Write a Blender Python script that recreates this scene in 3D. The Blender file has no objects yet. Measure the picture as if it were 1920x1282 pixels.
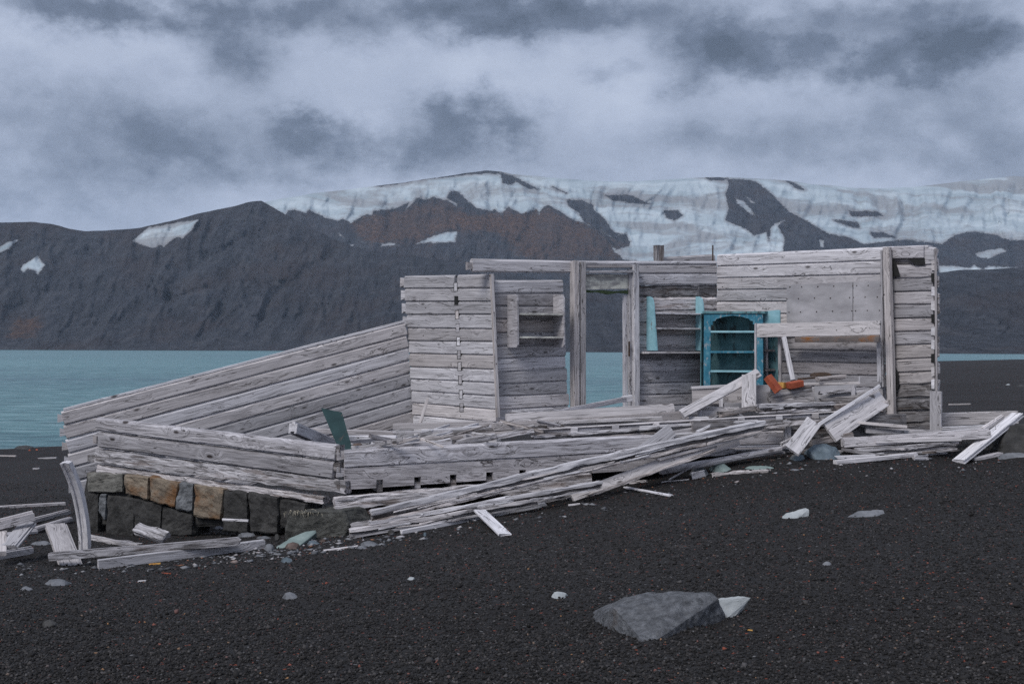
import bpy, bmesh, math, random
import numpy as np
from mathutils import Vector, Matrix, noise as mnoise

scene = bpy.context.scene
COL = scene.collection
rad = math.radians

# ------------------------------------------------------------------ camera
F = 2400.0                     # focal length in photograph pixels (1920 wide)
ROLL = 0.0031
HORY = 656.0
HAZE = 0.42e-4
cam_data = bpy.data.cameras.new("camera")
cam = bpy.data.objects.new("camera", cam_data)
COL.objects.link(cam)
cam_data.sensor_width = 36.0
cam_data.sensor_fit = 'HORIZONTAL'
cam_data.lens = 36.0 * F / 1920.0
cam_data.shift_y = (HORY - 641.0) / 1920.0
cam_data.clip_start = 0.1
cam_data.clip_end = 40000.0
CAMROT = Matrix.Rotation(rad(90), 3, 'X') @ Matrix.Rotation(ROLL, 3, 'Z')
cam.matrix_world = CAMROT.to_4x4()
scene.camera = cam

# ------------------------------------------------------------------ exposure
scene.view_settings.view_transform = 'Standard'
scene.view_settings.look = 'None'
scene.view_settings.gamma = 1.0
scene.view_settings.use_curve_mapping = False
scene.view_settings.exposure = 0.62
scene.cycles.use_denoising = False
scene.cycles.max_bounces = 6
scene.cycles.diffuse_bounces = 3
scene.cycles.glossy_bounces = 2
scene.cycles.volume_bounces = 0
scene.cycles.transparent_max_bounces = 4

# ------------------------------------------------------------------ node helpers
class NT:
    def __init__(self, tree):
        self.t = tree; self.n = tree.nodes; self.l = tree.links
    def new(self, typ, **kw):
        nd = self.n.new(typ)
        for k, v in kw.items():
            setattr(nd, k, v)
        return nd
    def put(self, sock, v):
        if v is None: return
        if isinstance(v, bpy.types.NodeSocket): self.l.new(v, sock)
        else: sock.default_value = v
    def math(self, op, a, b=None, c=None, clamp=False):
        nd = self.new('ShaderNodeMath', operation=op); nd.use_clamp = clamp
        self.put(nd.inputs[0], a); self.put(nd.inputs[1], b); self.put(nd.inputs[2], c)
        return nd.outputs[0]
    def vm(self, op, a, b=None, c=None):
        nd = self.new('ShaderNodeVectorMath', operation=op)
        self.put(nd.inputs[0], a); self.put(nd.inputs[1], b); self.put(nd.inputs[2], c)
        return nd.outputs[1] if op in ('DOT_PRODUCT', 'LENGTH', 'DISTANCE') else nd.outputs[0]
    def noise(self, vec, scale=1.0, detail=4.0, rough=0.55, dist=0.0, lac=2.0):
        nd = self.new('ShaderNodeTexNoise')
        self.put(nd.inputs['Vector'], vec); nd.inputs['Scale'].default_value = scale
        nd.inputs['Detail'].default_value = detail; nd.inputs['Roughness'].default_value = rough
        nd.inputs['Distortion'].default_value = dist; nd.inputs['Lacunarity'].default_value = lac
        return nd.outputs[0]
    def noisec(self, vec, scale=1.0, detail=4.0, rough=0.55):
        nd = self.new('ShaderNodeTexNoise')
        self.put(nd.inputs['Vector'], vec); nd.inputs['Scale'].default_value = scale
        nd.inputs['Detail'].default_value = detail; nd.inputs['Roughness'].default_value = rough
        return nd.outputs[1]
    def voro(self, vec, scale=1.0, feature='F1', rnd=1.0):
        nd = self.new('ShaderNodeTexVoronoi', feature=feature)
        self.put(nd.inputs['Vector'], vec); nd.inputs['Scale'].default_value = scale
        nd.inputs['Randomness'].default_value = rnd
        return nd
    def ramp(self, fac, stops, interp='LINEAR'):
        nd = self.new('ShaderNodeValToRGB'); cr = nd.color_ramp; cr.interpolation = interp
        while len(cr.elements) < len(stops): cr.elements.new(0.5)
        while len(cr.elements) > len(stops): cr.elements.remove(cr.elements[-1])
        for e, (p, c) in zip(cr.elements, stops):
            e.position = p
            if not isinstance(c, (tuple, list)): c = (c, c, c)
            e.color = (c[0], c[1], c[2], 1.0)
        self.put(nd.inputs[0], fac)
        return nd.outputs[0]
    def mix(self, fac, a, b, blend='MIX'):
        nd = self.new('ShaderNodeMix', data_type='RGBA', blend_type=blend)
        self.put(nd.inputs[0], fac)
        for s, v in ((nd.inputs[6], a), (nd.inputs[7], b)):
            if isinstance(v, (tuple, list)) and len(v) == 3: v = (*v, 1.0)
            self.put(s, v)
        return nd.outputs[2]
    def mapr(self, v, a, b, c=0.0, d=1.0, smooth=False):
        nd = self.new('ShaderNodeMapRange')
        nd.interpolation_type = 'SMOOTHSTEP' if smooth else 'LINEAR'
        self.put(nd.inputs[0], v)
        for i, x in zip((1, 2, 3, 4), (a, b, c, d)): nd.inputs[i].default_value = x
        return nd.outputs[0]
    def bump(self, h, strength=0.5, dist=0.02, normal=None):
        nd = self.new('ShaderNodeBump'); nd.inputs['Strength'].default_value = strength
        nd.inputs['Distance'].default_value = dist
        self.put(nd.inputs['Height'], h)
        if normal is not None: self.put(nd.inputs['Normal'], normal)
        return nd.outputs[0]

def new_mat(name):
    m = bpy.data.materials.new(name); m.use_nodes = True
    nt = NT(m.node_tree)
    b = m.node_tree.nodes['Principled BSDF']
    return m, nt, b

# ------------------------------------------------------------------ world: overcast sky
SUN_EL, SUN_AZ = rad(47), rad(-143)        # azimuth from +Y, negative to the left: behind the camera, left
world = bpy.data.worlds.new("World"); scene.world = world; world.use_nodes = True
world.cycles.sampling_method = 'MANUAL'; world.cycles.sample_map_resolution = 256
wt = NT(world.node_tree); wt.n.clear()
def px_azel(px, py):
    v = Vector(((px - 960) / F, (HORY - py) / F, -1.0)); v = CAMROT @ v; v.normalize()
    return math.atan2(v.x, v.y), math.asin(v.z)
tc = wt.new('ShaderNodeTexCoord')
sep = wt.new('ShaderNodeSeparateXYZ'); wt.l.new(tc.outputs['Generated'], sep.inputs[0])
az = wt.math('ARCTAN2', sep.outputs[0], sep.outputs[1])
el = wt.math('ARCSINE', sep.outputs[2])
dirs = wt.vm('MULTIPLY', tc.outputs['Generated'], (1.0, 1.0, 1.45))
wz = wt.noisec(dirs, 7.0, 8.0, 0.66)
wz = wt.vm('SUBTRACT', wz, (0.5, 0.5, 0.5))
wfine = wt.vm('SUBTRACT', wt.noisec(dirs, 26.0, 7.0, 0.64), (0.5, 0.5, 0.5))
comb = wt.new('ShaderNodeCombineXYZ'); wt.put(comb.inputs[0], az); wt.put(comb.inputs[1], el)
ae = wt.vm('MULTIPLY_ADD', wz, (0.075, 0.050, 0.0), comb.outputs[0])
ae = wt.vm('MULTIPLY_ADD', wfine, (0.058, 0.050, 0.0), ae)
dark_blobs = [  # photograph px centre, half sizes, amount
    (240, 12, 330, 34, .62), (430, 110, 62, 46, .46), (560, 60, 160, 30, .16), (900, 15, 200, 36, .62), (1010, 45, 110, 36, .28),
    (560, 240, 42, 24, .55), (690, 272, 130, 28, .46), (870, 226, 80, 34, .60), (945, 246, 60, 28, .40), (800, 305, 240, 34, .22),
    (285, 298, 80, 36, .34), (420, 305, 100, 30, .24), (110, 345, 200, 44, .26), (90, 190, 280, 60, .24), (60, 290, 200, 60, .12), (330, 240, 180, 34, .22),
    (1330, 70, 74, 40, .62), (1290, 160, 46, 36, .42), (1440, 92, 84, 40, .50), (1580, 118, 90, 34, .52), (1480, 45, 150, 22, .22),
    (1740, 92, 88, 48, .72), (1860, 74, 90, 34, .48), (1660, 150, 90, 22, .30), (1145, 140, 40, 18, .24), (1330, 265, 130, 26, .16),
    (1750, 230, 300, 60, .24), (1880, 320, 200, 60, .22), (1450, 300, 300, 40, .12), (1130, 5, 300, 26, .20), (1700, 6, 300, 20, .22)]
tot = None
for (bx, by, sx, sy, a) in dark_blobs:
    a0, e0 = px_azel(bx, by); ix, iy = F / sx, F / sy
    v = wt.vm('MULTIPLY_ADD', ae, (ix, iy, 0.0), (-a0 * ix, -e0 * iy, 0.0))
    g = wt.math('EXPONENT', wt.math('MULTIPLY', wt.vm('DOT_PRODUCT', v, v), -0.75))
    tot = wt.math('MULTIPLY_ADD', g, a, tot if tot is not None else 0.0)
# the same kind of cloud goes on over the whole sky
big = wt.noise(wt.vm('MULTIPLY', tc.outputs['Generated'], (1.0, 1.0, 2.4)), 2.6, 7.0, 0.58, 0.35)
gen = wt.mapr(big, 0.50, 0.78, 0.0, 0.62, True)
infr = wt.math('MULTIPLY', wt.mapr(wt.math('ABSOLUTE', az), 0.40, 0.62, 1.0, 0.0, True), wt.mapr(el, 0.27, 0.42, 1.0, 0.0, True))
infr = wt.math('MULTIPLY', infr, wt.mapr(sep.outputs[1], 0.0, 0.2, 0.0, 1.0))
gen = wt.math('MULTIPLY', gen, wt.math('SUBTRACT', 1.0, wt.math('MULTIPLY', infr, 0.75)))
tot = wt.math('MULTIPLY', wt.math('MULTIPLY', tot, .92), wt.mapr(wt.noise(dirs, 16.0, 8.0, 0.62), 0.34, 0.66, 0.42, 1.45))
tot = wt.math('ADD', wt.math('ADD', wt.math('ADD', tot, .055), gen), wt.math('MULTIPLY', wt.math('SUBTRACT', wt.noise(dirs, 5.0, 8.0, 0.62), 0.5), 0.42))
cloud = wt.ramp(tot, [(0.0, (.555, .62, .765)), (0.12, (.43, .49, .63)), (0.30, (.29, .34, .45)), (0.55, (.160, .196, .275)), (0.95, (.090, .114, .162))])
sky = wt.new('ShaderNodeTexSky', sky_type='NISHITA'); sky.sun_disc = False
sky.sun_elevation = SUN_EL; sky.sun_rotation = SUN_AZ % (2 * math.pi)
sky.air_density = 1.0; sky.dust_density = 2.0
bg1 = wt.new('ShaderNodeBackground'); wt.l.new(sky.outputs[0], bg1.inputs[0]); bg1.inputs[1].default_value = 0.06
bg2 = wt.new('ShaderNodeBackground'); wt.l.new(cloud, bg2.inputs[0]); bg2.inputs[1].default_value = 0.66
mx = wt.new('ShaderNodeMixShader'); mx.inputs[0].default_value = 0.93
wt.l.new(bg1.outputs[0], mx.inputs[1]); wt.l.new(bg2.outputs[0], mx.inputs[2])
wo = wt.new('ShaderNodeOutputWorld'); wt.l.new(mx.outputs[0], wo.inputs[0])

# ------------------------------------------------------------------ the veiled sun
sun_d = bpy.data.lights.new("sun", 'SUN'); sun_d.energy = 1.5; sun_d.angle = rad(25); sun_d.color = (1.0, .98, .955)
sun = bpy.data.objects.new("sun", sun_d); COL.objects.link(sun)
sdir = Vector((math.sin(SUN_AZ) * math.cos(SUN_EL), math.cos(SUN_AZ) * math.cos(SUN_EL), math.sin(SUN_EL)))
sun.rotation_euler = (-sdir).to_track_quat('-Z', 'Y').to_euler()

# ------------------------------------------------------------------ placing helpers
def W(px, py, d):
    """point seen at photograph pixel (px, py), d metres ahead of the camera"""
    v = CAMROT @ Vector(((px - 960) / F, (HORY - py) / F, -1.0))
    return v * (d / v.y)

def W_np(px, py, d):
    cx = (px - 960) / F; cy = (HORY - py) / F
    M = np.array(CAMROT)
    vx = M[0, 0] * cx + M[0, 1] * cy - M[0, 2]; vy = M[1, 0] * cx + M[1, 1] * cy - M[1, 2]; vz = M[2, 0] * cx + M[2, 1] * cy - M[2, 2]
    s = d / vy
    return np.stack([vx * s, vy * s, vz * s], -1)

class Line:
    """plan of a wall: through two ground points (x, y)"""
    def __init__(self, a, b):
        self.a = Vector(a); self.b = Vector(b); self.dir = (self.b - self.a).normalized()
        n = Vector((self.dir.y, -self.dir.x))
        if n.dot(-self.a) < 0: n = -n
        self.n = Vector((n.x, n.y, 0.0))
    def pt(self, px, py, off=0.0):
        v = CAMROT @ Vector(((px - 960) / F, (HORY - py) / F, -1.0))
        a = self.a + Vector((self.n.x, self.n.y)) * off
        n2 = Vector((self.n.x, self.n.y))
        return v * (a.dot(n2) / Vector((v.x, v.y)).dot(n2))
    def d(self, px, off=0.0):
        return self.pt(px, HORY, off).y

LA = Line((-5.00, 15.45), (-1.87, 13.9))
LB = Line((-1.87, 13.9), (5.33, 16.15))
LC = Line((-5.75, 16.4), (-1.45, 18.1))
LF = Line((-1.45, 18.1), (-0.27, 16.93))
LE = Line((-0.27, 16.93), (3.0, 18.75))
LD = Line((3.0, 18.75), (5.33, 16.15))

WATER_Z = -3.0
# ------------------------------------------------------------------ terrain heights from control points
_ctrl = []
for px, py, d in [(-200, 1282, 6.4), (400, 1282, 6.25), (960, 1282, 6.1), (1500, 1282, 6.0), (2100, 1282, 5.9),
                  (-300, 1075, 11.6), (20, 1068, 12.3), (160, 1062, 12.6), (330, 1050, 12.9), (480, 1030, 13.2), (620, 1012, 13.45), (760, 998, 13.5), (930, 968, 13.9),
                  (1070, 938, 14.25), (1250, 908, 14.6), (1400, 880, 14.8), (1500, 866, 14.95), (1640, 868, 14.95), (1800, 871, 15.0), (1420, 862, 15.2), (1500, 850, 15.3), (1580, 846, 15.4), (1660, 846, 15.45), (1740, 848, 15.5), (1950, 852, 15.4), (2150, 850, 15.4),
                  (960, 1130, 8.6), (300, 1150, 9.2), (1600, 1100, 8.5)]:
    p = W(px, py, d); _ctrl.append((p.x, p.y, p.z))
_ctrl += [(0, 2, -1.58), (-4, 2, -1.62), (4, 2, -1.55), (0, -8, -1.5), (-10, -4, -1.7), (10, -4, -1.4), (-14, 8, -1.95), (14, 10, -1.35),
          (-4.4, 16, -2.2), (-9, 17, -2.3), (-15, 15, -2.4), (-3, 18, -2.2), (-1, 20, -2.2), (2.5, 21, -2.0), (4.5, 19.5, -1.3), (6.2, 16.7, -1.08), (7.4, 17.0, -1.06), (7.5, 18.2, -1.2), (10, 22, -1.42), (16, 24, -1.45),
          (1, 16, -1.65), (3.3, 17.2, -1.28), (-3.3, 15.6, -2.15)]
_ctrl = np.array(_ctrl)
def _fit():
    x, y, z = _ctrl.T; n = len(x)
    r = np.hypot(x[:, None] - x[None], y[:, None] - y[None])
    K = r + np.eye(n) * 0.02                 # linear (biharmonic-free) spline: no overshoot
    P = np.stack([np.ones(n), x, y], 1)
    A = np.zeros((n + 3, n + 3)); A[:n, :n] = K; A[:n, n:] = P; A[n:, :n] = P.T
    return np.linalg.solve(A, np.concatenate([z, np.zeros(3)]))
_wt = _fit()
# shoreline, nearer on the left; the beach runs away to the right
_shore = np.array([(-160, 14), (-60, 27), (-30, 33.0), (-15.2, 38.5), (-8, 44), (0, 52), (5.5, 60), (18, 76), (40, 130), (75, 262), (125, 385), (150, 402), (185, 420), (900, 1100)], float)
def sdist(px_, py_, poly):
    """distance to a polyline"""
    best = np.full(px_.shape, 1e9)
    for (ax, ay), (bx, by) in zip(poly[:-1], poly[1:]):
        dx, dy = bx - ax, by - ay; L2 = dx * dx + dy * dy
        t = np.clip(((px_ - ax) * dx + (py_ - ay) * dy) / L2, 0, 1)
        best = np.minimum(best, np.hypot(px_ - ax - t * dx, py_ - ay - t * dy))
    return best
def vnoise(x, y, seed=0):
    xi = np.floor(x).astype(np.int64); yi = np.floor(y).astype(np.int64); fx = x - xi; fy = y - yi
    fx = fx * fx * (3 - 2 * fx); fy = fy * fy * (3 - 2 * fy)
    def h(a, b):
        n = (a * 374761393 + b * 668265263 + seed * 144665) & 0xffffffff
        n = ((n ^ (n >> 13)) * 1274126177) & 0xffffffff
        return ((n ^ (n >> 16)) & 0xffff) / 65535.0
    return (h(xi, yi) * (1 - fx) + h(xi + 1, yi) * fx) * (1 - fy) + (h(xi, yi + 1) * (1 - fx) + h(xi + 1, yi + 1) * fx) * fy
def fbm(x, y, oct=4, seed=0, gain=.5):
    s = 0.0; a = 1.0; t = 0.0
    for o in range(oct):
        s = s + a * vnoise(x * 2 ** o + 17.3 * o, y * 2 ** o - 9.1 * o, seed + o); t += a; a *= gain
    return s / t
def ground_z(x, y, micro=True):
    x = np.atleast_1d(np.asarray(x, float)); y = np.atleast_1d(np.asarray(y, float))
    sh = x.shape; x = x.ravel(); y = y.ravel()
    xc = np.clip(x, -18, 18); yc = np.clip(y, -10, 26)
    z = np.full(x.shape, _wt[-3]) + _wt[-2] * xc + _wt[-1] * yc
    for (cx, cy, _), w in zip(_ctrl, _wt[:-3]):
        z += w * np.hypot(xc - cx, yc - cy)
    # beach falling to the water
    ysh = np.interp(x, _shore[:, 0], _shore[:, 1])
    ds = sdist(x, y, _shore); sgn = np.where(y < ysh, 1.0, -1.0)
    s = ds * sgn
    wid = np.interp(x, [-20, 0, 20, 80], [20, 24, 40, 90])
    t = np.clip(s / wid, -1, 1)
    k = np.clip(t, 0, 1); k = k * (2 - k)
    zb = WATER_Z + (z - WATER_Z) * k
    zb = np.where(s < 0, WATER_Z + np.maximum(s * 0.08, -14.0), zb)
    z = zb
    lag = np.exp(-((x - 75.2) / 3.0) ** 2 - ((y - 221) / 13.0) ** 2)      # small lagoon on the beach
    z = z - lag * (z - WATER_Z + .5)
    if micro:
        z = z + (fbm(x * .9, y * .9, 4, 3) - .5) * .10 * np.clip(y / 6, .2, 1) * np.clip(s / 4, 0, 1)
        z = z + (fbm(x * 4.1, y * 4.1, 3, 8) - .5) * .035 * np.clip(s / 4, 0, 1)
    return z.reshape(sh)
def gz(x, y): return float(ground_z(x, y)[0])
def G(px, py, lift=0.0):
    """where the ray of a photograph pixel meets the ground"""
    ds = np.geomspace(3.0, 400.0, 1400); P = W_np(np.full(1400, float(px)), np.full(1400, float(py)), ds)
    below = P[:, 2] < ground_z(P[:, 0], P[:, 1]) + lift
    i = int(np.argmax(below)) if below.any() else 1399
    i = max(i, 1)
    a = P[i - 1, 2] - ground_z(P[i - 1, 0], P[i - 1, 1])[0] - lift; b = P[i, 2] - ground_z(P[i, 0], P[i, 1])[0] - lift
    t = min(1.0, max(0.0, a / (a - b))) if a != b else 0.0
    return Vector(P[i - 1] + (P[i] - P[i - 1]) * t)

# ------------------------------------------------------------------ object helpers
def link(o): COL.objects.link(o); return o
def mesh_np(name, verts, faces, smooth=False):
    me = bpy.data.meshes.new(name)
    v = np.asarray(verts, np.float32); f = np.asarray(faces, np.int32); k = f.shape[1]
    me.vertices.add(len(v)); me.vertices.foreach_set('co', v.ravel())
    me.loops.add(f.size); me.loops.foreach_set('vertex_index', f.ravel())
    me.polygons.add(len(f)); me.polygons.foreach_set('loop_start', np.arange(0, f.size, k, dtype=np.int32))
    try: me.polygons.foreach_set('loop_total', np.full(len(f), k, np.int32))
    except Exception: pass
    if smooth: me.polygons.foreach_set('use_smooth', np.ones(len(f), bool))
    me.update(calc_edges=True); me.validate()
    return me
def tag(o, label=None, cat=None, group=None, kind=None):
    if label: o['label'] = label
    if cat: o['category'] = cat
    if group: o['group'] = group
    if kind: o['kind'] = kind
    elif cat: o['kind'] = 'thing'
    return o
def empty(name, loc, label, cat, group=None):
    e = bpy.data.objects.new(name, None); e.location = loc; e.empty_display_size = 0.1
    link(e); return tag(e, label, cat, group)
def put(name, me, mat, M, parent=None):
    o = bpy.data.objects.new(name, me)
    if mat is not None and not me.materials: me.materials.append(mat)
    if parent is not None:
        o.parent = parent
        o.matrix_basis = parent_world(parent).inverted() @ M
    else: o.matrix_basis = M
    return link(o)
def parent_world(p):
    m = p.matrix_basis.copy()
    while p.parent is not None:
        p = p.parent; m = p.matrix_basis @ m
    return m

# ------------------------------------------------------------------ materials
def wood(name, dark=(.235, .226, .238), mid=(.455, .44, .462), light=(.64, .622, .648), crack=.85, stain=.26, brown=0.0, knots=1.0, rot=0.0, vary=.30):
    m, t, b = new_mat(name)
    tco = t.new('ShaderNodeTexCoord'); oi = t.new('ShaderNodeObjectInfo')
    off = t.vm('MULTIPLY', t.new('ShaderNodeCombineXYZ').outputs[0], (1, 1, 1))
    cx = t.new('ShaderNodeCombineXYZ'); t.put(cx.inputs[0], t.math('MULTIPLY', oi.outputs['Random'], 91.7)); t.put(cx.inputs[1], t.math('MULTIPLY', oi.outputs['Random'], 37.1)); t.put(cx.inputs[2], t.math('MULTIPLY', oi.outputs['Random'], 53.9))
    p = t.vm('ADD', tco.outputs['Object'], cx.outputs[0])
    # knots bend the grain
    kv = t.voro(t.vm('MULTIPLY', p, (2.1, 3.0, 5.2)), 1.0)
    kd = kv.outputs['Distance']
    bend = t.mapr(kd, 0.0, 0.55, 1.0, 0.0, True)
    wv = t.vm('SUBTRACT', t.noisec(t.vm('MULTIPLY', p, (1.3, 3, 3)), 1.0, 2.0), (.5, .5, .5))
    pg = t.vm('MULTIPLY_ADD', wv, (0.0, .05, .05), p)
    cz = t.new('ShaderNodeCombineXYZ'); t.put(cz.inputs[2], t.math('MULTIPLY', bend, .075 * knots)); t.put(cz.inputs[1], t.math('MULTIPLY', bend, .03 * knots))
    pg = t.vm('ADD', pg, cz.outputs[0])
    g1 = t.noise(t.vm('MULTIPLY', pg, (1.6, 42, 42)), 1.0, 5.0, .62)
    g2 = t.noise(t.vm('MULTIPLY', pg, (5.0, 150, 150)), 1.0, 3.0, .6)
    big = t.noise(t.vm('MULTIPLY', p, (1.1, 4, 4)), 1.0, 4.0, .6)
    g = t.math('ADD', t.math('MULTIPLY', g1, .72), t.math('MULTIPLY', g2, .28))
    g = t.math('MULTIPLY_ADD', t.math('SUBTRACT', big, .5), stain, g)
    col = t.ramp(g, [(.30, dark), (.50, mid), (.70, light)])
    # pale scuffs round knots, dark knot hearts
    col = t.mix(t.math('MULTIPLY', t.mapr(kd, .13, .04, 0, .85, True), knots), col, (.05, .042, .042))
    # drying cracks along the grain
    c1 = t.noise(t.vm('MULTIPLY', pg, (.75, 19, 19)), 1.0, 3.0, .5)
    ck = t.mapr(t.math('ABSOLUTE', t.math('SUBTRACT', c1, .5)), .003, .013, 1.0, 0.0)
    cm = t.mapr(t.noise(t.vm('MULTIPLY', p, (1.7, 6, 6)), 1.0, 2.0), .38, .52, 0.0, 1.0)
    ck = t.math('MULTIPLY', ck, cm)
    col = t.mix(t.math('MULTIPLY', ck, .85 * crack, clamp=True), col, (.035, .03, .03))
    if brown > 0:
        bm = t.mapr(t.noise(t.vm('MULTIPLY', p, (1.8, 16, 16)), 1.0, 5.0, .6), .55, .64, 0.0, brown)
        col = t.mix(bm, col, (.10, .058, .036))
    if rot > 0:
        rm = t.mapr(t.noise(t.vm('MULTIPLY', p, (2.6, 34, 34)), 1.0, 5.0, .68), .53, .60, 0.0, rot)
        col = t.mix(rm, col, (.045, .035, .03))
    # nail stains
    nv = t.voro(t.vm('MULTIPLY', p, (4.0, 1.0, 7.0)), 1.0)
    col = t.mix(t.mapr(nv.outputs['Distance'], .070, .045, 0, .85), col, (.04, .03, .026))
    fr = t.math('FRACT', t.math('MULTIPLY', oi.outputs['Random'], 7.31))
    col = t.mix(t.mapr(fr, .45, 1.0, 0.0, .8), col, (.93, .86, .79), 'MULTIPLY')
    vr = t.mapr(oi.outputs['Random'], 0, 1, 1 - vary, 1 + vary * .6)
    vc = t.new('ShaderNodeCombineColor'); [t.put(vc.inputs[i], vr) for i in range(3)]
    col = t.mix(1.0, col, vc.outputs[0], 'MULTIPLY')
    t.put(b.inputs['Base Color'], col)
    b.inputs['Roughness'].default_value = .82
    b.inputs['Specular IOR Level'].default_value = .25
    h = t.math('SUBTRACT', t.math('MULTIPLY', g1, .35), t.math('MULTIPLY', ck, 1.0))
    h = t.math('ADD', h, t.math('MULTIPLY', g2, .2))
    if rot > 0: h = t.math('SUBTRACT', h, t.math('MULTIPLY', rm, 1.2))
    t.put(b.inputs['Normal'], t.bump(h, .75, .008))
    return m

M_wood = wood('weathered_timber')
M_woodpale = wood('bleached_timber', (.36, .35, .362), (.58, .562, .588), (.76, .74, .77), crack=.85, stain=.28, vary=.2)
M_wooddull = wood('grey_timber', (.19, .18, .19), (.36, .344, .362), (.53, .51, .535), crack=.9, stain=.32)
M_woodrot = wood('rotten_timber', (.20, .19, .195), (.47, .45, .47), (.74, .715, .745), crack=1.0, stain=.40, brown=.55, rot=.60)
M_woodrotdark = wood('dark_rotten_timber', (.085, .078, .08), (.21, .20, .207), (.46, .44, .455), crack=1.0, stain=.5, brown=.35, rot=.6)
M_swirl = wood('knotty_timber', (.145, .137, .145), (.39, .373, .395), (.62, .60, .63), crack=1.0, stain=.34, knots=1.8, rot=.28)

def plain(name, stops, scale=(6, 6, 6), detail=6, rough=.8, bump=.4, dist=.01, second=None, spec=.25):
    m, t, b = new_mat(name)
    tco = t.new('ShaderNodeTexCoord'); oi = t.new('ShaderNodeObjectInfo')
    cx = t.new('ShaderNodeCombineXYZ'); [t.put(cx.inputs[i], t.math('MULTIPLY', oi.outputs['Random'], 40.0 + 13 * i)) for i in range(3)]
    p = t.vm('ADD', tco.outputs['Object'], cx.outputs[0])
    n = t.noise(t.vm('MULTIPLY', p, scale), 1.0, detail, .62)
    col = t.ramp(n, stops)
    if second:
        (sc, lo, hi, c) = second
        col = t.mix(t.mapr(t.noise(t.vm('MULTIPLY', p, sc), 1.0, 5.0, .65), lo, hi, 0, 1), col, c)
    t.put(b.inputs['Base Color'], col); b.inputs['Roughness'].default_value = rough; b.inputs['Specular IOR Level'].default_value = spec
    t.put(b.inputs['Normal'], t.bump(t.noise(t.vm('MULTIPLY', p, tuple(s * 3 for s in scale)), 1.0, 6.0, .7), bump, dist))
    return m
M_ply = plain('grey_plywood', [(.3, (.24, .23, .245)), (.5, (.33, .32, .335)), (.7, (.43, .415, .435))], (2, 9, 5), bump=.15, second=((7, 7, 14), .70, .74, (.10, .08, .07)))
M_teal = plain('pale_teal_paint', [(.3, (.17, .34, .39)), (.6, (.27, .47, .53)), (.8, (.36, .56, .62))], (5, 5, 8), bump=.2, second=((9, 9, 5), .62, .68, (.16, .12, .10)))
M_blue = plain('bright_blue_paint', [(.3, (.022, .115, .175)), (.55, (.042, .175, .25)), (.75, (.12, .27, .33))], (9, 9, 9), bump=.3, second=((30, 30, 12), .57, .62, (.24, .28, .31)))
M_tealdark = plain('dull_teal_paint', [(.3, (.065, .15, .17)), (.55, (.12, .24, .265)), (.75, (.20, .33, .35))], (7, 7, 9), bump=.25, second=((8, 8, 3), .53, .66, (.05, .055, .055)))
M_green = plain('dark_green_paint', [(.3, (.012, .030, .033)), (.6, (.022, .050, .053)), (.8, (.042, .078, .08))], (5, 5, 5), bump=.2, second=((7, 7, 3), .60, .68, (.07, .06, .055)))
M_brickred = plain('red_brick', [(.3, (.22, .050, .026)), (.6, (.33, .080, .040)), (.8, (.40, .13, .07))], (14, 14, 14), bump=.5)
M_brickyel = plain('yellow_brick', [(.3, (.36, .16, .04)), (.6, (.52, .30, .085)), (.8, (.58, .38, .16))], (14, 14, 14), bump=.5)
M_cream = plain('flaking_cream_paint', [(.35, (.22, .21, .21)), (.5, (.36, .35, .33)), (.62, (.62, .61, .54))], (5, 12, 16), bump=.4)
M_rustboard = plain('rust_stained_board', [(.35, (.15, .135, .135)), (.52, (.24, .21, .20)), (.66, (.36, .15, .045))], (3, 3, 6), bump=.3)
M_moss = plain('green_moss', [(.3, (.02, .035, .018)), (.6, (.05, .075, .035)), (.8, (.09, .12, .06))], (30, 30, 30), bump=.8)
M_black = plain('flat_black', [(.3, .010), (.7, .025)], (8, 8, 8), bump=.3)  # plain black, also standing in for the shade in gaps
M_rock = plain('dark_basalt', [(.3, (.050, .052, .057)), (.5, (.108, .112, .122)), (.72, (.19, .196, .212))], (20, 20, 20), bump=.8, dist=.03, second=((3, 3, 3), .60, .75, (.10, .085, .078)))
M_found = plain('dark_foundation_stone', [(.3, (.020, .0195, .0195)), (.55, (.048, .0465, .0455)), (.8, (.095, .092, .090))], (6, 6, 6), bump=.9, dist=.03)
M_foundgrey = plain('grey_foundation_stone', [(.3, (.09, .088, .080)), (.55, (.165, .16, .145)), (.8, (.26, .25, .23))], (6, 6, 6), bump=.9, dist=.03, second=((4, 4, 4), .60, .72, (.15, .085, .045)))
M_foundrust = plain('rust_stained_stone', [(.3, (.09, .075, .06)), (.55, (.21, .17, .13)), (.8, (.31, .26, .20))], (6, 6, 6), bump=.9, dist=.03, second=((3, 3, 4), .47, .66, (.165, .085, .040)))
M_foundblue = plain('bluish_foundation_stone', [(.3, (.085, .089, .095)), (.55, (.15, .157, .168)), (.8, (.24, .25, .262))], (6, 6, 6), bump=.9, dist=.03)
M_pale = plain('pale_slate', [(.3, (.22, .235, .24)), (.55, (.35, .37, .38)), (.8, (.46, .47, .47))], (5, 5, 9), bump=.5, dist=.015, second=((4, 4, 4), .60, .72, (.30, .24, .18)))
M_grn = plain('greenish_slate', [(.3, (.13, .17, .165)), (.55, (.20, .25, .24)), (.8, (.28, .33, .32))], (5, 5, 9), bump=.5, dist=.015)
M_slate = plain('grey_slate', [(.3, (.09, .095, .105)), (.55, (.155, .16, .175)), (.8, (.23, .235, .25))], (5, 5, 9), bump=.6, dist=.015)
M_bould = plain('blue_grey_boulder', [(.3, (.055, .075, .09)), (.55, (.11, .14, .165)), (.8, (.18, .215, .24))], (9, 9, 4), bump=.8, dist=.02, second=((3, 3, 3), .58, .7, (.17, .16, .15)))
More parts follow.
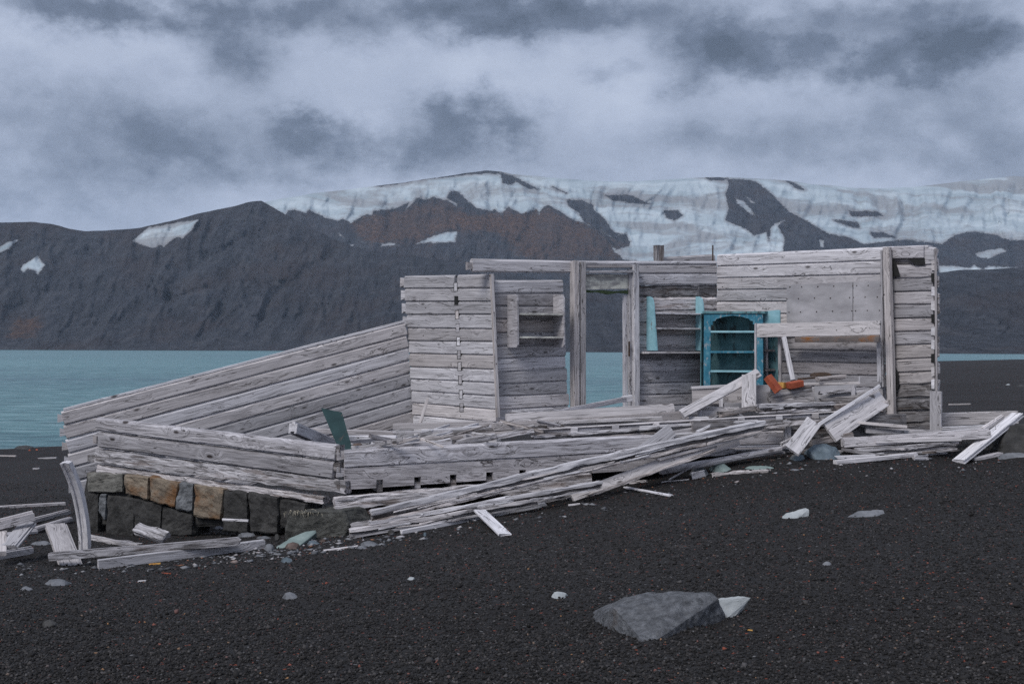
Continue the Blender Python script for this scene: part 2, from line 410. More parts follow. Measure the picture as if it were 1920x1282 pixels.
M_redstone = plain('reddish_brown_stone', [(.3, (.06, .042, .036)), (.55, (.11, .08, .07)), (.8, (.17, .13, .115))], (7, 7, 7), bump=.8, dist=.02)
M_corner = plain('olive_grey_stone', [(.3, (.035, .035, .033)), (.55, (.085, .085, .079)), (.8, (.15, .15, .14))], (8, 8, 8), bump=1.0, dist=.04)
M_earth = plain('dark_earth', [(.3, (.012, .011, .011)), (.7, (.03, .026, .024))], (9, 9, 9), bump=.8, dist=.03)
M_nail = plain('rusty_iron', [(.3, (.03, .022, .018)), (.7, (.08, .05, .035))], (20, 20, 20), bump=.3)
M_straw = plain('dry_straw', [(.3, (.30, .27, .21)), (.7, (.46, .42, .34))], (20, 20, 20), bump=.1)

# black volcanic sand
M_ground, t, b = new_mat('black_volcanic_gravel')
geo = t.new('ShaderNodeNewGeometry'); P = geo.outputs['Position']
v1 = t.voro(P, 62.0); v2 = t.voro(P, 24.0)
n1 = t.noise(P, 30.0, 5.0, .7); n2 = t.noise(P, 1.1, 5.0, .6); n3 = t.noise(P, .16, 4.0, .6)
base = t.ramp(n1, [(.30, (.0065, .006, .0062)), (.50, (.018, .017, .0175)), (.72, (.046, .0435, .0445))])
base = t.mix(t.mapr(n2, .40, .66, 0, .55), base, (.016, .013, .0125))
n4 = t.noise(t.vm('MULTIPLY', P, (.035, .11, .1)), 1.0, 6.0, .65)
base = t.mix(t.mapr(n3, .50, .70, 0, .35), base, (.031, .0275, .027))
base = t.mix(t.mapr(n4, .48, .60, 0, .7), base, (.012, .0102, .0100))
base = t.mix(t.mapr(t.noise(t.vm('MULTIPLY', P, (.5, 1.4, 1)), 1.0, 5.0, .7), .66, .72, 0, .45), base, (.075, .070, .068))
cs = t.new('ShaderNodeSeparateColor'); t.l.new(v1.outputs['Color'], cs.inputs[0])
base = t.mix(t.mapr(cs.outputs[0], .992, .994, 0, .7), base, (.20, .20, .21))
base = t.mix(t.mapr(cs.outputs[1], .988, .990, 0, .8), base, (.22, .055, .03))
t.put(b.inputs['Base Color'], base); b.inputs['Roughness'].default_value = .85; b.inputs['Specular IOR Level'].default_value = .25
hh = t.math('ADD', t.math('MULTIPLY', v1.outputs['Distance'], -.7), t.math('MULTIPLY', v2.outputs['Distance'], -.9))
hh = t.math('ADD', hh, t.math('MULTIPLY', n1, .5))
t.put(b.inputs['Normal'], t.bump(hh, 1.0, .022))

M_gravel, t, b = new_mat('loose_scoria')
geo = t.new('ShaderNodeNewGeometry'); rpi = geo.outputs['Random Per Island']
col = t.ramp(rpi, [(0.0, (.0085, .008, .008)), (.35, (.0165, .0155, .0157)), (.75, (.032, .0298, .030)), (.955, (.058, .0543, .0545)), (.989, (.085, .080, .082)), (.990, (.15, .15, .155)), (.9925, (.22, .05, .025)), (.9945, (.30, .30, .31)), (.9965, (.05, .047, .048)), (.9975, (.20, .26, .28)), (1.0, (.28, .15, .07))])
t.put(b.inputs['Base Color'], col); b.inputs['Roughness'].default_value = .85; b.inputs['Specular IOR Level'].default_value = .25
t.put(b.inputs['Normal'], t.bump(t.noise(geo.outputs['Position'], 160.0, 4.0, .7), .6, .004))

# ------------------------------------------------------------------ ground sheet
ang = np.concatenate([np.linspace(-75, -30, 60, endpoint=False), np.linspace(-30, 30, 420, endpoint=False), np.linspace(30, 75, 61)]) * math.pi / 180
rr = np.concatenate([np.linspace(.4, 4.6, 22), np.geomspace(4.8, 30, 300), np.geomspace(30.6, 1500, 150)])
A_, R_ = np.meshgrid(ang, rr)
X_ = R_ * np.sin(A_); Y_ = R_ * np.cos(A_) - 0.2
Z_ = ground_z(X_, Y_)
na, nr = len(ang), len(rr)
ii = (np.arange(nr - 1)[:, None] * na + np.arange(na - 1)[None]).ravel()
gf = np.stack([ii, ii + 1, ii + na + 1, ii + na], 1)
me = mesh_np('ground', np.stack([X_.ravel(), Y_.ravel(), Z_.ravel()], 1), gf[:, ::-1] if False else gf, True)
ground = put('ground', me, M_ground, Matrix()); tag(ground, 'black volcanic gravel beach sloping to the water', kind='structure')

# loose scoria grains on the near ground
rng = np.random.default_rng(5)
def grains(n, dmin, dmax, smin, smax, power, seed):
    r = np.random.default_rng(seed)
    u = r.random(n); d = dmin * (dmax / dmin) ** (u ** power)
    px = r.uniform(-480, 2400, n); x = (px - 960) / F * d; y = d
    z = ground_z(x, y)
    s = smin + (smax - smin) * r.random(n) ** 2.2; s = np.where(r.random(n) > .988, s * 1.9, s)
    octv = np.array([(1, 0, 0), (-1, 0, 0), (0, 1, 0), (0, -1, 0), (0, 0, 1), (0, 0, -1)], float)
    octf = np.array([(0, 2, 4), (2, 1, 4), (1, 3, 4), (3, 0, 4), (2, 0, 5), (1, 2, 5), (3, 1, 5), (0, 3, 5)])
    V = octv[None] * r.uniform(.6, 1.25, (n, 6, 1)) + r.normal(0, .16, (n, 6, 3))
    th = r.uniform(0, 6.283, n); c, sn = np.cos(th), np.sin(th)
    vx = V[..., 0] * c[:, None] - V[..., 1] * sn[:, None]; vy = V[..., 0] * sn[:, None] + V[..., 1] * c[:, None]
    tl = r.normal(0, .5, n); ct, st = np.cos(tl), np.sin(tl)
    vz = V[..., 2] * .75
    vx, vz = vx * ct[:, None] - vz * st[:, None], vx * st[:, None] + vz * ct[:, None]
    V = np.stack([vx, vy, vz], -1) * s[:, None, None]
    V += np.stack([x, y, z + s * .30], -1)[:, None]
    Fc = octf[None] + (np.arange(n) * 6)[:, None, None]
    return V.reshape(-1, 3), Fc.reshape(-1, 3)
gv, gfc = grains(200000, 5.2, 25.0, .0048, .0145, 1.25, 1)
gravel = put('gravel', mesh_np('gravel', gv, gfc), M_gravel, Matrix()); tag(gravel, 'loose black scoria gravel strewn over the foreground', 'gravel', kind='stuff')

# ------------------------------------------------------------------ water
M_water, t, b = new_mat('turquoise_bay_water')
geo = t.new('ShaderNodeNewGeometry'); P = geo.outputs['Position']
wn = t.noise(t.vm('MULTIPLY', P, (.42, 1.0, 1.0)), 1.0, 8.0, .72)
wn2 = t.noise(t.vm('MULTIPLY', P, (.02, .10, 1.0)), 1.0, 5.0, .6)
wn3 = t.noise(t.vm('MULTIPLY', P, (.004, .02, 1.0)), 1.0, 4.0, .55)
col = t.ramp(t.math('ADD', t.math('MULTIPLY', wn2, .5), t.math('MULTIPLY', wn3, .5)), [(.38, (.050, .125, .155)), (.50, (.075, .185, .205)), (.62, (.115, .245, .262))])
col = t.mix(t.mapr(wn, .50, .62, 0, .60), col, (.27, .40, .43))  # pale ripple glints painted into the water colour
col = t.mix(t.mapr(wn, .50, .38, 0, .75), col, (.030, .080, .100))  # shaded sides of the ripples painted in as well
t.put(b.inputs['Base Color'], col); b.inputs['Roughness'].default_value = .32; b.inputs['IOR'].default_value = 1.33; b.inputs['Specular IOR Level'].default_value = .30
t.put(b.inputs['Normal'], t.bump(t.math('ADD', wn, t.math('MULTIPLY', wn2, 1.6)), .9, .35))
wx = np.array([-4200, 4200.0]); wy = np.geomspace(8, 9000, 2)
me = mesh_np('water', [(-5000, 6, WATER_Z), (5000, 6, WATER_Z), (5000, 4200, WATER_Z), (-5000, 4200, WATER_Z)], [(0, 1, 2, 3)])
tag(put('water', me, M_water, Matrix()), 'calm turquoise bay water reaching the far shore', kind='structure')

# ------------------------------------------------------------------ far hills
def z3(pts): return [(480 + x / 2.526, 300 + y / 2.526) for x, y in pts]
def z4(pts): return [(1100 + x / 2.3415, 300 + y / 2.3415) for x, y in pts]
def z2(pts): return [(x / 3, 380 + y / 3) for x, y in pts]
def poly_sd(x, y, poly):
    """signed distance, positive inside"""
    p = np.array(list(poly) + [poly[0]], float)
    d = sdist(x, y, p); inside = np.zeros(x.shape, bool)
    for (ax, ay), (bx, by) in zip(p[:-1], p[1:]):
        if ay == by: continue
        c = ((ay > y) != (by > y)) & (x < (bx - ax) * (y - ay) / (by - ay) + ax)
        inside ^= c
    return np.where(inside, d, -d)

RIDGE_BACK = [(300, 440), (440, 405), (480, 385), (500, 378), (590, 362), (640, 357), (700, 350), (760, 342), (820, 333), (870, 325), (910, 320), (940, 322), (960, 327), (985, 329), (1030, 333), (1100, 338), (1150, 341), (1200, 340), (1260, 336), (1325, 332), (1370, 333), (1440, 336), (1490, 340), (1520, 345), (1600, 352), (1650, 354), (1720, 350), (1800, 340), (1860, 334), (1900, 330), (1940, 335), (2100, 350), (2400, 420)]
RIDGE_FRONT = [(-700, 470), (-400, 450), (-150, 425), (0, 417), (65, 417), (100, 421), (130, 429), (157, 434), (210, 431), (265, 427), (300, 418), (330, 412), (400, 395), (460, 380), (490, 378), (515, 391), (560, 415), (610, 441), (660, 462), (720, 474), (790, 482), (860, 492), (940, 512), (1040, 528), (1120, 540), (1200, 556), (1320, 570), (1500, 560), (1640, 530), (1760, 512), (1790, 508), (1830, 505), (1880, 503), (1960, 497), (2100, 490), (2600, 520)]
snow_back = [
    z3([(20, 190), (50, 215), (140, 268), (150, 245), (175, 235), (240, 255), (250, 238), (330, 275), (390, 290), (410, 280), (450, 300), (520, 258), (550, 262), (560, 240), (650, 235), (720, 205), (705, 240), (745, 205), (765, 180), (810, 190), (840, 175), (880, 190), (905, 190), (960, 228), (950, 205), (905, 178), (920, 150), (960, 155), (1000, 195), (1040, 225), (1120, 245), (1130, 235), (1160, 258), (1195, 225), (1260, 258), (1330, 235), (1340, 260), (1360, 225), (1385, 215), (1440, 245), (1500, 285), (1555, 300), (1610, 320), (1640, 335), (1690, 375), (1720, 355), (1750, 350), (1770, 390), (1765, 410), (1700, 420), (1735, 470), (1800, 480), (1850, 620)]) + [(1700, 560), (2100, 470), (2400, 470), (2400, 250), (480, 250)],
    z3([(755, 400), (810, 370), (880, 345), (955, 335), (945, 390), (850, 395), (820, 390)]), z3([(375, 330), (425, 370), (400, 362)]), z3([(590, 395), (640, 390), (680, 403), (590, 412)]), z3([(440, 400), (465, 400), (450, 412)]), z3([(480, 375), (520, 390), (500, 388)]), z3([(1680, 405), (1740, 440), (1730, 460), (1700, 440)])]
dark_back = [
    z4([(620, 85), (680, 85), (740, 95), (800, 140), (850, 190), (890, 230), (940, 255), (1000, 290), (1060, 325), (1150, 340), (1230, 378), (1230, 480), (860, 480), (870, 340), (840, 290), (870, 265), (830, 275), (805, 300), (800, 355), (790, 315), (735, 330), (700, 300), (650, 280), (610, 265), (625, 210), (610, 150), (625, 110)]),
    z4([(340, 222), (400, 222), (420, 245), (385, 265), (350, 252)]), z4([(80, 155), (190, 155), (280, 195), (200, 188), (120, 178)]), z4([(525, 78), (620, 80), (600, 90), (540, 88)]), z4([(870, 90), (915, 105), (960, 132), (930, 130)]), z4([(1080, 262), (1190, 275), (1200, 300), (1150, 290)]), z4([(1150, 225), (1280, 228), (1300, 245), (1160, 247)]), z4([(1245, 318), (1300, 318), (1360, 340), (1260, 340)]),
    z4([(1210, 372), (1400, 350), (1560, 370), (1620, 328), (1700, 315), (1790, 330), (1860, 355), (1990, 350), (1990, 560), (1210, 560)]),
    z3([(1160, 65), (1215, 75), (1260, 100), (1340, 140), (1290, 135), (1230, 100), (1215, 115), (1170, 110)]), z3([(1400, 125), (1470, 158), (1440, 146)]),
    z3([(570, 122), (600, 112), (760, 88), (900, 72), (1000, 60), (1100, 48), (1200, 70), (1100, 62), (1010, 68), (880, 82), (760, 96), (620, 120)]),
    z3([(1470, 192), (1540, 190), (1595, 215), (1600, 240), (1650, 280), (1690, 340), (1720, 352), (1690, 372), (1640, 330), (1560, 300), (1530, 250), (1480, 215)])]
snow_again = [z4([(1705, 410), (1760, 395), (1820, 385), (1845, 400), (1760, 435), (1710, 425)]), z4([(1540, 465), (1600, 462), (1680, 475), (1700, 458), (1740, 480), (1760, 465), (1900, 470), (1890, 485), (1740, 492), (1640, 495), (1550, 505)]), z4([(650, 165), (690, 180), (750, 250), (720, 240), (660, 190)]), z4([(1020, 350), (1045, 352), (1040, 385), (1022, 380)]), z4([(690, 150), (740, 190), (720, 190)]), z4([(660, 90), (685, 108), (675, 108)])]
snow_front = [z2([(740, 215), (830, 140), (900, 128), (1000, 110), (1120, 93), (1080, 150), (1030, 205), (990, 195), (920, 250), (905, 240), (855, 258), (830, 250), (780, 232)]), z2([(115, 380), (125, 350), (180, 312), (210, 295), (235, 330), (255, 350), (210, 408), (195, 385), (160, 375), (130, 392)]), z2([(0, 245), (50, 215), (105, 205), (50, 260), (0, 280), (-40, 290), (-40, 250)])]
brown_back = [z3([(440, 290), (520, 262), (620, 240), (740, 215), (830, 180), (900, 190), (1000, 240), (1050, 250), (1190, 240), (1380, 215), (1560, 300), (1700, 380), (1770, 400), (1790, 480), (1300, 480), (1180, 400), (1150, 360), (960, 330), (820, 390), (600, 395), (480, 370)])]
tan_front = [z2([(40, 700), (110, 650), (220, 645), (260, 700), (180, 760), (50, 760)])]

def hill_sheet(name, label, ridge, x0, x1, nx, nv, D0, D1, base_py, snow, dark, snow2, brown, gully, amp, seed, rough_py):
    px = np.linspace(x0, x1, nx); r = np.array(ridge, float)
    ry = np.interp(px, r[:, 0], r[:, 1]) + (fbm(px / 40.0, px * 0 + seed, 4, seed) - .5) * rough_py
    vv = np.concatenate([np.linspace(0, 1, nv), [1.03, 1.08, 1.2]])
    U, V = np.meshgrid(px, vv)
    RY = np.interp(U.ravel(), px, ry).reshape(U.shape)
    BY = base_py + (U - 960) * ROLL
    t = np.clip(V, 0, 1)
    PY = BY + (RY - BY) * t
    PY = np.where(V > 1, RY + (V - 1) * 260, PY)
    prof = np.where(t < .22, t * 1.35, .297 + (t - .22) * .9013)
    d0 = np.interp(U, *D0); d1 = np.interp(U, *D1)
    D = d0 + (d1 - d0) * prof
    D = np.where(V > 1, d1 + (V - 1) * 2600, D)
    tap = np.clip(t / .12, 0, 1) * np.clip((1 - t) / .06, 0.12, 1)
    wu = U + 60 * (fbm(U / 150, PY / 110, 3, seed + 4) - .5)
    rid = 1 - np.abs(2 * fbm(wu / 44 + PY / 160, PY / 150, 4, seed + 1) - 1)
    rid2 = 1 - np.abs(2 * fbm(wu / 15 - PY / 120, PY / 60, 3, seed + 2) - 1)
    rel = (rid - .6) * .85 + (rid2 - .6) * .26 + (fbm(U / 9, PY / 9, 3, seed + 6) - .5) * .22
    for pl, w, a in gully:
        sd = sdist(U, PY, np.array(pl, float)); rel -= a * .42 * np.exp(-(sd / (w * 1.5)) ** 1.5)
    D = D - amp * rel * tap * (d1 - d0)
    P = W_np(U.ravel(), PY.ravel(), D.ravel())
    P[:, 2] = np.where(V.ravel() == 0, WATER_Z - 2.0, P[:, 2])
    n2 = len(vv)
    q = (np.arange(n2 - 1)[:, None] * nx + np.arange(nx - 1)[None]).ravel()
    me = mesh_np(name, P, np.stack([q, q + 1, q + nx + 1, q + nx], 1), True)
    x, y = U.ravel(), PY.ravel()
    def union(ps):
        s = np.full(x.shape, -60.0)
        for p_ in ps: s = np.maximum(s, poly_sd(x, y, p_))
        return s
    S = union(snow)
    if dark: S = np.minimum(S, -union(dark))
    if snow2: S = np.maximum(S, union(snow2))
    for nm, arr in (('snow_cover', S), ('brown_rock', union(brown) if brown else np.full(x.shape, -60.0))):
        at = me.attributes.new(nm, 'FLOAT', 'POINT'); at.data.foreach_set('value', np.clip(arr, -60, 60).astype(np.float32))
    return me

M_hill, t, b = new_mat('volcanic_slope_and_glacier')
geo = t.new('ShaderNodeNewGeometry'); P = geo.outputs['Position']
ps = t.vm('MULTIPLY', P, (.001, .001, .001))
a1 = t.new('ShaderNodeAttribute', attribute_name='snow_cover'); a2 = t.new('ShaderNodeAttribute', attribute_name='brown_rock')
nA = t.noise(ps, 26.0, 8.0, .68); nB = t.noise(ps, 5.0, 6.0, .6); nC = t.noise(t.vm('MULTIPLY', ps, (3.5, 2.5, 13)), 1.0, 7.0, .6, .9)
rock = t.ramp(nA, [(.32, (.024, .0245, .028)), (.52, (.040, .042, .051)), (.72, (.072, .072, .079))])
rock = t.mix(t.mapr(nB, .48, .64, 0, .55), rock, (.045, .033, .031))
nS = t.noise(t.vm('MULTIPLY', ps, (46, 3.0, 7)), 1.0, 6.0, .62, .4)
rock = t.mix(t.mapr(nS, .52, .70, 0, .55), rock, (.075, .075, .082))
rock = t.mix(t.mapr(nS, .46, .32, 0, .6), rock, (.014, .0145, .0175))
nD = t.noise(ps, 60.0, 7.0, .75)
brn = t.ramp(nD, [(.30, (.014, .010, .009)), (.50, (.075, .043, .030)), (.70, (.16, .094, .062))])
bf = t.mapr(t.math('MULTIPLY_ADD', t.math('SUBTRACT', nA, .5), 70.0, a2.outputs['Fac']), -6, 14, 0, 1, True)
rock = t.mix(t.math('MULTIPLY', bf, t.mapr(nB, .36, .58, .55, 1.0)), rock, brn)
sn = t.math('MULTIPLY_ADD', t.math('SUBTRACT', t.noise(ps, 48.0, 7.0, .7), .5), 11.0, a1.outputs['Fac'])
sf = t.mapr(sn, -.6, .9, 0, 1)
ice = t.ramp(nC, [(.30, (.25, .305, .34)), (.50, (.37, .43, .47)), (.72, (.50, .555, .59))])
dirty = t.mapr(t.noise(t.vm('MULTIPLY', ps, (1.9, 1.2, 8.0)), 1.0, 8.0, .64, 1.0), .46, .60, 0, .8, True)
ice = t.mix(dirty, ice, (.23, .23, .24))
edge = t.mapr(sn, 0.2, 6.5, .75, 0.0, True)
ice = t.mix(edge, ice, (.20, .195, .205))
col = t.mix(sf, rock, ice)
t.put(b.inputs['Base Color'], col); b.inputs['Roughness'].default_value = .95; b.inputs['Specular IOR Level'].default_value = .1
hb = t.math('ADD', t.math('ADD', t.math('MULTIPLY', nA, .8), t.math('MULTIPLY', nD, .4)), t.math('MULTIPLY', nS, 1.0))
hb = t.math('MULTIPLY', hb, t.math('SUBTRACT', 1.0, t.math('MULTIPLY', sf, .82)))
t.put(b.inputs['Normal'], t.bump(hb, .7, 24.0))

g_front = [(z2([(500, 270), (700, 400), (930, 540)]), 7, .8), (z2([(1380, 190), (1030, 400), (955, 470), (940, 540)]), 7, .8), (z2([(1160, 480), (950, 545)]), 5, .5), (z2([(1210, 490), (1240, 620), (1290, 700)]), 6, .7), (z2([(1820, 330), (1530, 520), (1460, 650)]), 8, .9), (z2([(1380, 370), (1460, 480)]), 5, .5), (z2([(940, 540), (1060, 700), (1120, 770)]), 9, .8), (z2([(350, 300), (300, 480), (60, 620)]), 9, .7), (z2([(500, 480), (420, 600)]), 5, .4), (z2([(740, 250), (860, 420), (935, 530)]), 5, .5)]
me = hill_sheet('dark_slopes', '', RIDGE_FRONT, -560, 2450, 1150, 190, ([-700, 500, 1100, 1900, 2600], [2500, 2400, 1900, 1500, 1400]), ([-700, 500, 1100, 1900, 2600], [3300, 3300, 2600, 2500, 2500]), 659.2, snow_front, [], [], tan_front, g_front, .12, 11, 4.0)
tag(put('hills', me, M_hill, Matrix()), 'dark gullied volcanic slopes along the far shore', kind='structure')
g_back = [(z3([(1130, 240), (1140, 330), (1230, 470)]), 8, .7), (z3([(640, 240), (630, 390)]), 6, .5), (z3([(820, 200), (830, 360)]), 5, .4), (z3([(1300, 260), (1250, 380)]), 6, .5), (z3([(930, 260), (960, 330)]), 6, .5)]
me = hill_sheet('glacier_massif', '', RIDGE_BACK, 300, 2400, 760, 190, ([300, 2400], [3400, 2900]), ([300, 1900, 2400], [4600, 5600, 5600]), 652.0, snow_back, dark_back, snow_again, brown_back, g_back, .085, 23, 2.0)
tag(put('glacier_massif', me, M_hill, Matrix()), 'glacier covered massif with bare brown cliffs behind the slopes', kind='structure')

# ------------------------------------------------------------------ air between here and the far hills
M_haze = bpy.data.materials.new('thin_haze'); M_haze.use_nodes = True
ht = NT(M_haze.node_tree); ht.n.clear()
pv = ht.new('ShaderNodeVolumePrincipled'); pv.inputs['Color'].default_value = (.62, .78, 1.0, 1); pv.inputs['Density'].default_value = HAZE
pv.inputs['Anisotropy'].default_value = 0.0
ho = ht.new('ShaderNodeOutputMaterial'); ht.l.new(pv.outputs[0], ho.inputs['Volume'])
hz = [(-5200, -60, -24), (5200, -60, -24), (5200, 8200, -24), (-5200, 8200, -24), (-5200, -60, 860), (5200, -60, 860), (5200, 8200, 860), (-5200, 8200, 860)]
me = mesh_np('haze', hz, [(3, 2, 1, 0), (4, 5, 6, 7), (0, 1, 5, 4), (1, 2, 6, 5), (2, 3, 7, 6), (3, 0, 4, 7)])
tag(put('haze', me, M_haze, Matrix()), 'thin bluish haze over the bay', 'haze', kind='stuff')

# ------------------------------------------------------------------ timber meshes
def section(kind, h, t, c):
    """outline (y, z) of a timber's cross section, counter-clockwise seen from +x"""
    H, T = h / 2, t / 2; c = min(c, T * .7, H * .4)
    if kind == 'log':        # tongue-and-groove wall plank with chamfered edges
        b_ = .015; c = min(c * 1.3, T * .7); return [(-T + b_ * 1.6, -H), (T - b_ * 1.6, -H), (T - b_ * 1.6, -H + b_), (T, -H + b_ * 1.25), (T, H - c), (T - c * 1.1, H), (-T + c * 1.1, H), (-T, H - c), (-T, -H + b_ * 1.25), (-T + b_ * 1.6, -H + b_)]
    if kind == 'board':
        e = min(.004, c)
        return [(-T, -H + e), (-T + e, -H), (T - e, -H), (T, -H + e), (T, H - e), (T - e, H), (-T + e, H), (-T, H - e)]
    if kind == 'tongue':     # ridge on the upper edge, groove in the lower edge
        g = min(.022, H * .4); w = T * .42
        return [(-T, -H), (-w, -H), (-w, -H + g), (w, -H + g), (w, -H), (T, -H), (T, H - g), (w, H - g), (w, H), (-w, H), (-w, H - g), (-T, H - g)]
    if kind == 'round':
        n = 10
        return [(T * math.cos(a), H * math.sin(a)) for a in [(-math.pi / 2 - math.pi / n) - i * 2 * math.pi / n for i in range(n)]][::-1]
    if kind == 'rough':      # weathered beam: enough points for gouges
        pts = []
        n = 5
        for i in range(n): pts.append((-T + 2 * T * i / n, -H))
        for i in range(n): pts.append((T, -H + 2 * H * i / n))
        for i in range(n): pts.append((T - 2 * T * i / n, H))
        for i in range(n): pts.append((-T, H - 2 * H * i / n))
        return pts
def timber(L, h0, h1, t, seed, kind='log', rot=0.0, c=.02, bow=0.0, step=.22, ragged=(0.0, 0.0), seat=1.0, twist=0.0):
    """mesh along +x from -L/2 to L/2; z is the plank's height, -y its face"""
    r = random.Random(seed)
    n = max(2, min(60, int(L / step)))
    if rot > .25: n = max(n, min(70, int(L / .08)))
    secs = []; K = len(section(kind, 1, 1, .1))
    so = r.uniform(0, 100)
    vs = []
    for i in range(n + 1):
        f = i / n; x = -L / 2 + L * f
        h = h0 + (h1 - h0) * f
        sec = section(kind, h, t, c)
        wob = .0035 + .006 * rot
        zo = (mnoise.noise((x * 1.3, so, 0)) * wob) + bow * (1 - (2 * f - 1) ** 2)
        yo = mnoise.noise((x * 1.1, so, 7)) * wob
        tw = twist * (f - .5)
        for k, (y, z) in enumerate(sec):
            q = (x * 4.0, y * 26 + so, z * 26)
            j = mnoise.noise(q)
            dy = dz = 0.0
            if rot > 0:
                g = mnoise.noise((x * 5.5, y * 18 + so, z * 18 + 3.0))
                g2 = mnoise.noise((x * 14, y * 40 + so, z * 40 + 9.0))
                bite = max(0.0, g + .15) * rot * .055 + g2 * rot * .012
                ny, nz = y / (t / 2 + 1e-6), z / (h / 2 + 1e-6)
                dy -= (1 if ny > .6 else -1 if ny < -.6 else 0) * bite * .8
                dz -= (1 if nz > .6 else -1 if nz < -.6 else 0) * bite
            dz += j * .0018; dy += j * .0018
            xx = x
            if i == 0: xx += abs(r.gauss(0, 1)) * ragged[0] * .5 + r.uniform(-.004, .004)
            if i == n: xx -= abs(r.gauss(0, 1)) * ragged[1] * .5 + r.uniform(-.004, .004)
            Y, Z = y + dy, z + dz
            if tw: Y, Z = Y * math.cos(tw) - Z * math.sin(tw), Y * math.sin(tw) + Z * math.cos(tw)
            vs.append((xx, Y + yo, Z + zo))
    fs = []
    for i in range(n):
        for k in range(K):
            a = i * K + k; b_ = i * K + (k + 1) % K
            fs.append((a, b_, b_ + K, a + K))
    fs.append(tuple(range(K - 1, -1, -1))); fs.append(tuple(n * K + k for k in range(K)))
    me = bpy.data.meshes.new('timber'); me.from_pydata(vs, [], fs); me.update()
    bm = bmesh.new(); bm.from_mesh(me); bmesh.ops.recalc_face_normals(bm, faces=bm.faces); bm.to_mesh(me); bm.free()
    return me
def frame(x, up_hint):
    x = x.normalized(); z = (up_hint - x * up_hint.dot(x)).normalized(); y = z.cross(x)
    return x, y, z
def mat4(x, y, z, o):
    return Matrix(((x.x, y.x, z.x, o.x), (x.y, y.y, z.y, o.y), (x.z, y.z, z.z, o.z), (0, 0, 0, 1)))
_seed = [100]
def sd():
    _seed[0] += 1; return _seed[0]
def beam(name, p0, p1, w, t, mat, mode='edge', roll=0.0, kind='tongue', parent=None, **kw):
    """a timber between two points: w is its width, t its thickness.
    edge: width upright; flat: width level; cam: broad face towards the viewer"""
    x = (p1 - p0); L = x.length; xn = x.normalized()
    mid = (p0 + p1) / 2
    if mode == 'edge': up = Vector((0, 0, 1)) if abs(xn.z) < .95 else Vector((1, 0, 0))
    elif mode == 'flat': up = Vector((0, 0, 1)).cross(xn) if abs(xn.z) < .98 else Vector((1, 0, 0))
    else: up = xn.cross(mid.normalized())
    if mode == 'cam' and up.z < 0: up = -up
    xx, yy, zz = frame(xn, up)
    if roll:
        R = Matrix.Rotation(rad(roll), 3, xx); yy = R @ yy; zz = R @ zz
    w1 = kw.pop('w1', w)
    me = timber(L, w, w1, t, sd(), kind, **kw)
    return put(name, me, mat, mat4(xx, yy, zz, mid), parent)
def wall_plank(parent, line, a, b_, mat, off=0.0, t=.075, kind='log', name='plank', trim=-.006, **kw):
    """a = (px, top, bottom) at the left end, b_ the same at the right end"""
    at, ab = line.pt(a[0], a[1], off), line.pt(a[0], a[2], off); bt, bb = line.pt(b_[0], b_[1], off), line.pt(b_[0], b_[2], off)
    m0, m1 = (at + ab) / 2, (bt + bb) / 2
    x = (m1 - m0); L = x.length; xx = x.normalized(); yy = -line.n; zz = xx.cross(yy).normalized()
    if zz.z < 0: zz = -zz
    yy = zz.cross(xx)
    cs_ = abs(zz.z)
    me = timber(L, (at - ab).length * cs_ - trim, (bt - bb).length * cs_ - trim, t, sd(), kind, **kw)
    return put(name, me, mat, mat4(xx, yy, zz, (m0 + m1) / 2 - line.n * (t / 2)), parent)
def slab(name, outline, depth, mat, M, parent=None, inset=0.0, jit=0.0, seed=0):
    """a board cut to an outline in its local x-z plane, thickness along +y"""
    r = random.Random(seed); n = len(outline)
    if jit: outline = [(x + r.uniform(-jit, jit), z + r.uniform(-jit, jit)) for x, z in outline]
    vs = [(x, 0, z) for x, z in outline] + [(x, depth, z) for x, z in outline]
    fs = [tuple(range(n)), tuple(range(2 * n - 1, n - 1, -1))] + [(i, i + n, (i + 1) % n + n, (i + 1) % n) for i in range(n)]
    me = bpy.data.meshes.new(name); me.from_pydata(vs, [], fs)
    bm = bmesh.new(); bm.from_mesh(me)
    bmesh.ops.recalc_face_normals(bm, faces=bm.faces)
    if inset: bmesh.ops.bevel(bm, geom=list(bm.edges), offset=inset, segments=1, affect='EDGES')
    bm.to_mesh(me); bm.free(); me.update()
    return put(name, me, mat, M, parent)
def wall_slab(name, line, pts, depth, mat, parent=None, off=0.0, **kw):
    """board lying on a wall's face, outlined in photograph pixels; its face stands off metres proud"""
    P = [line.pt(x, y, off) for x, y in pts]; o = sum(P, Vector()) / len(P)
    x = Vector((line.dir.x, line.dir.y, 0)); y = -line.n; z = Vector((0, 0, 1))
    if x.cross(z).dot(line.n) < 0: x = -x
    out = [((p - o).dot(x), (p - o).z) for p in P]
    return slab(name, out, depth, mat, mat4(x, y, z, o), parent, **kw)
def base_pt(line, px, py): return line.pt(px, py)

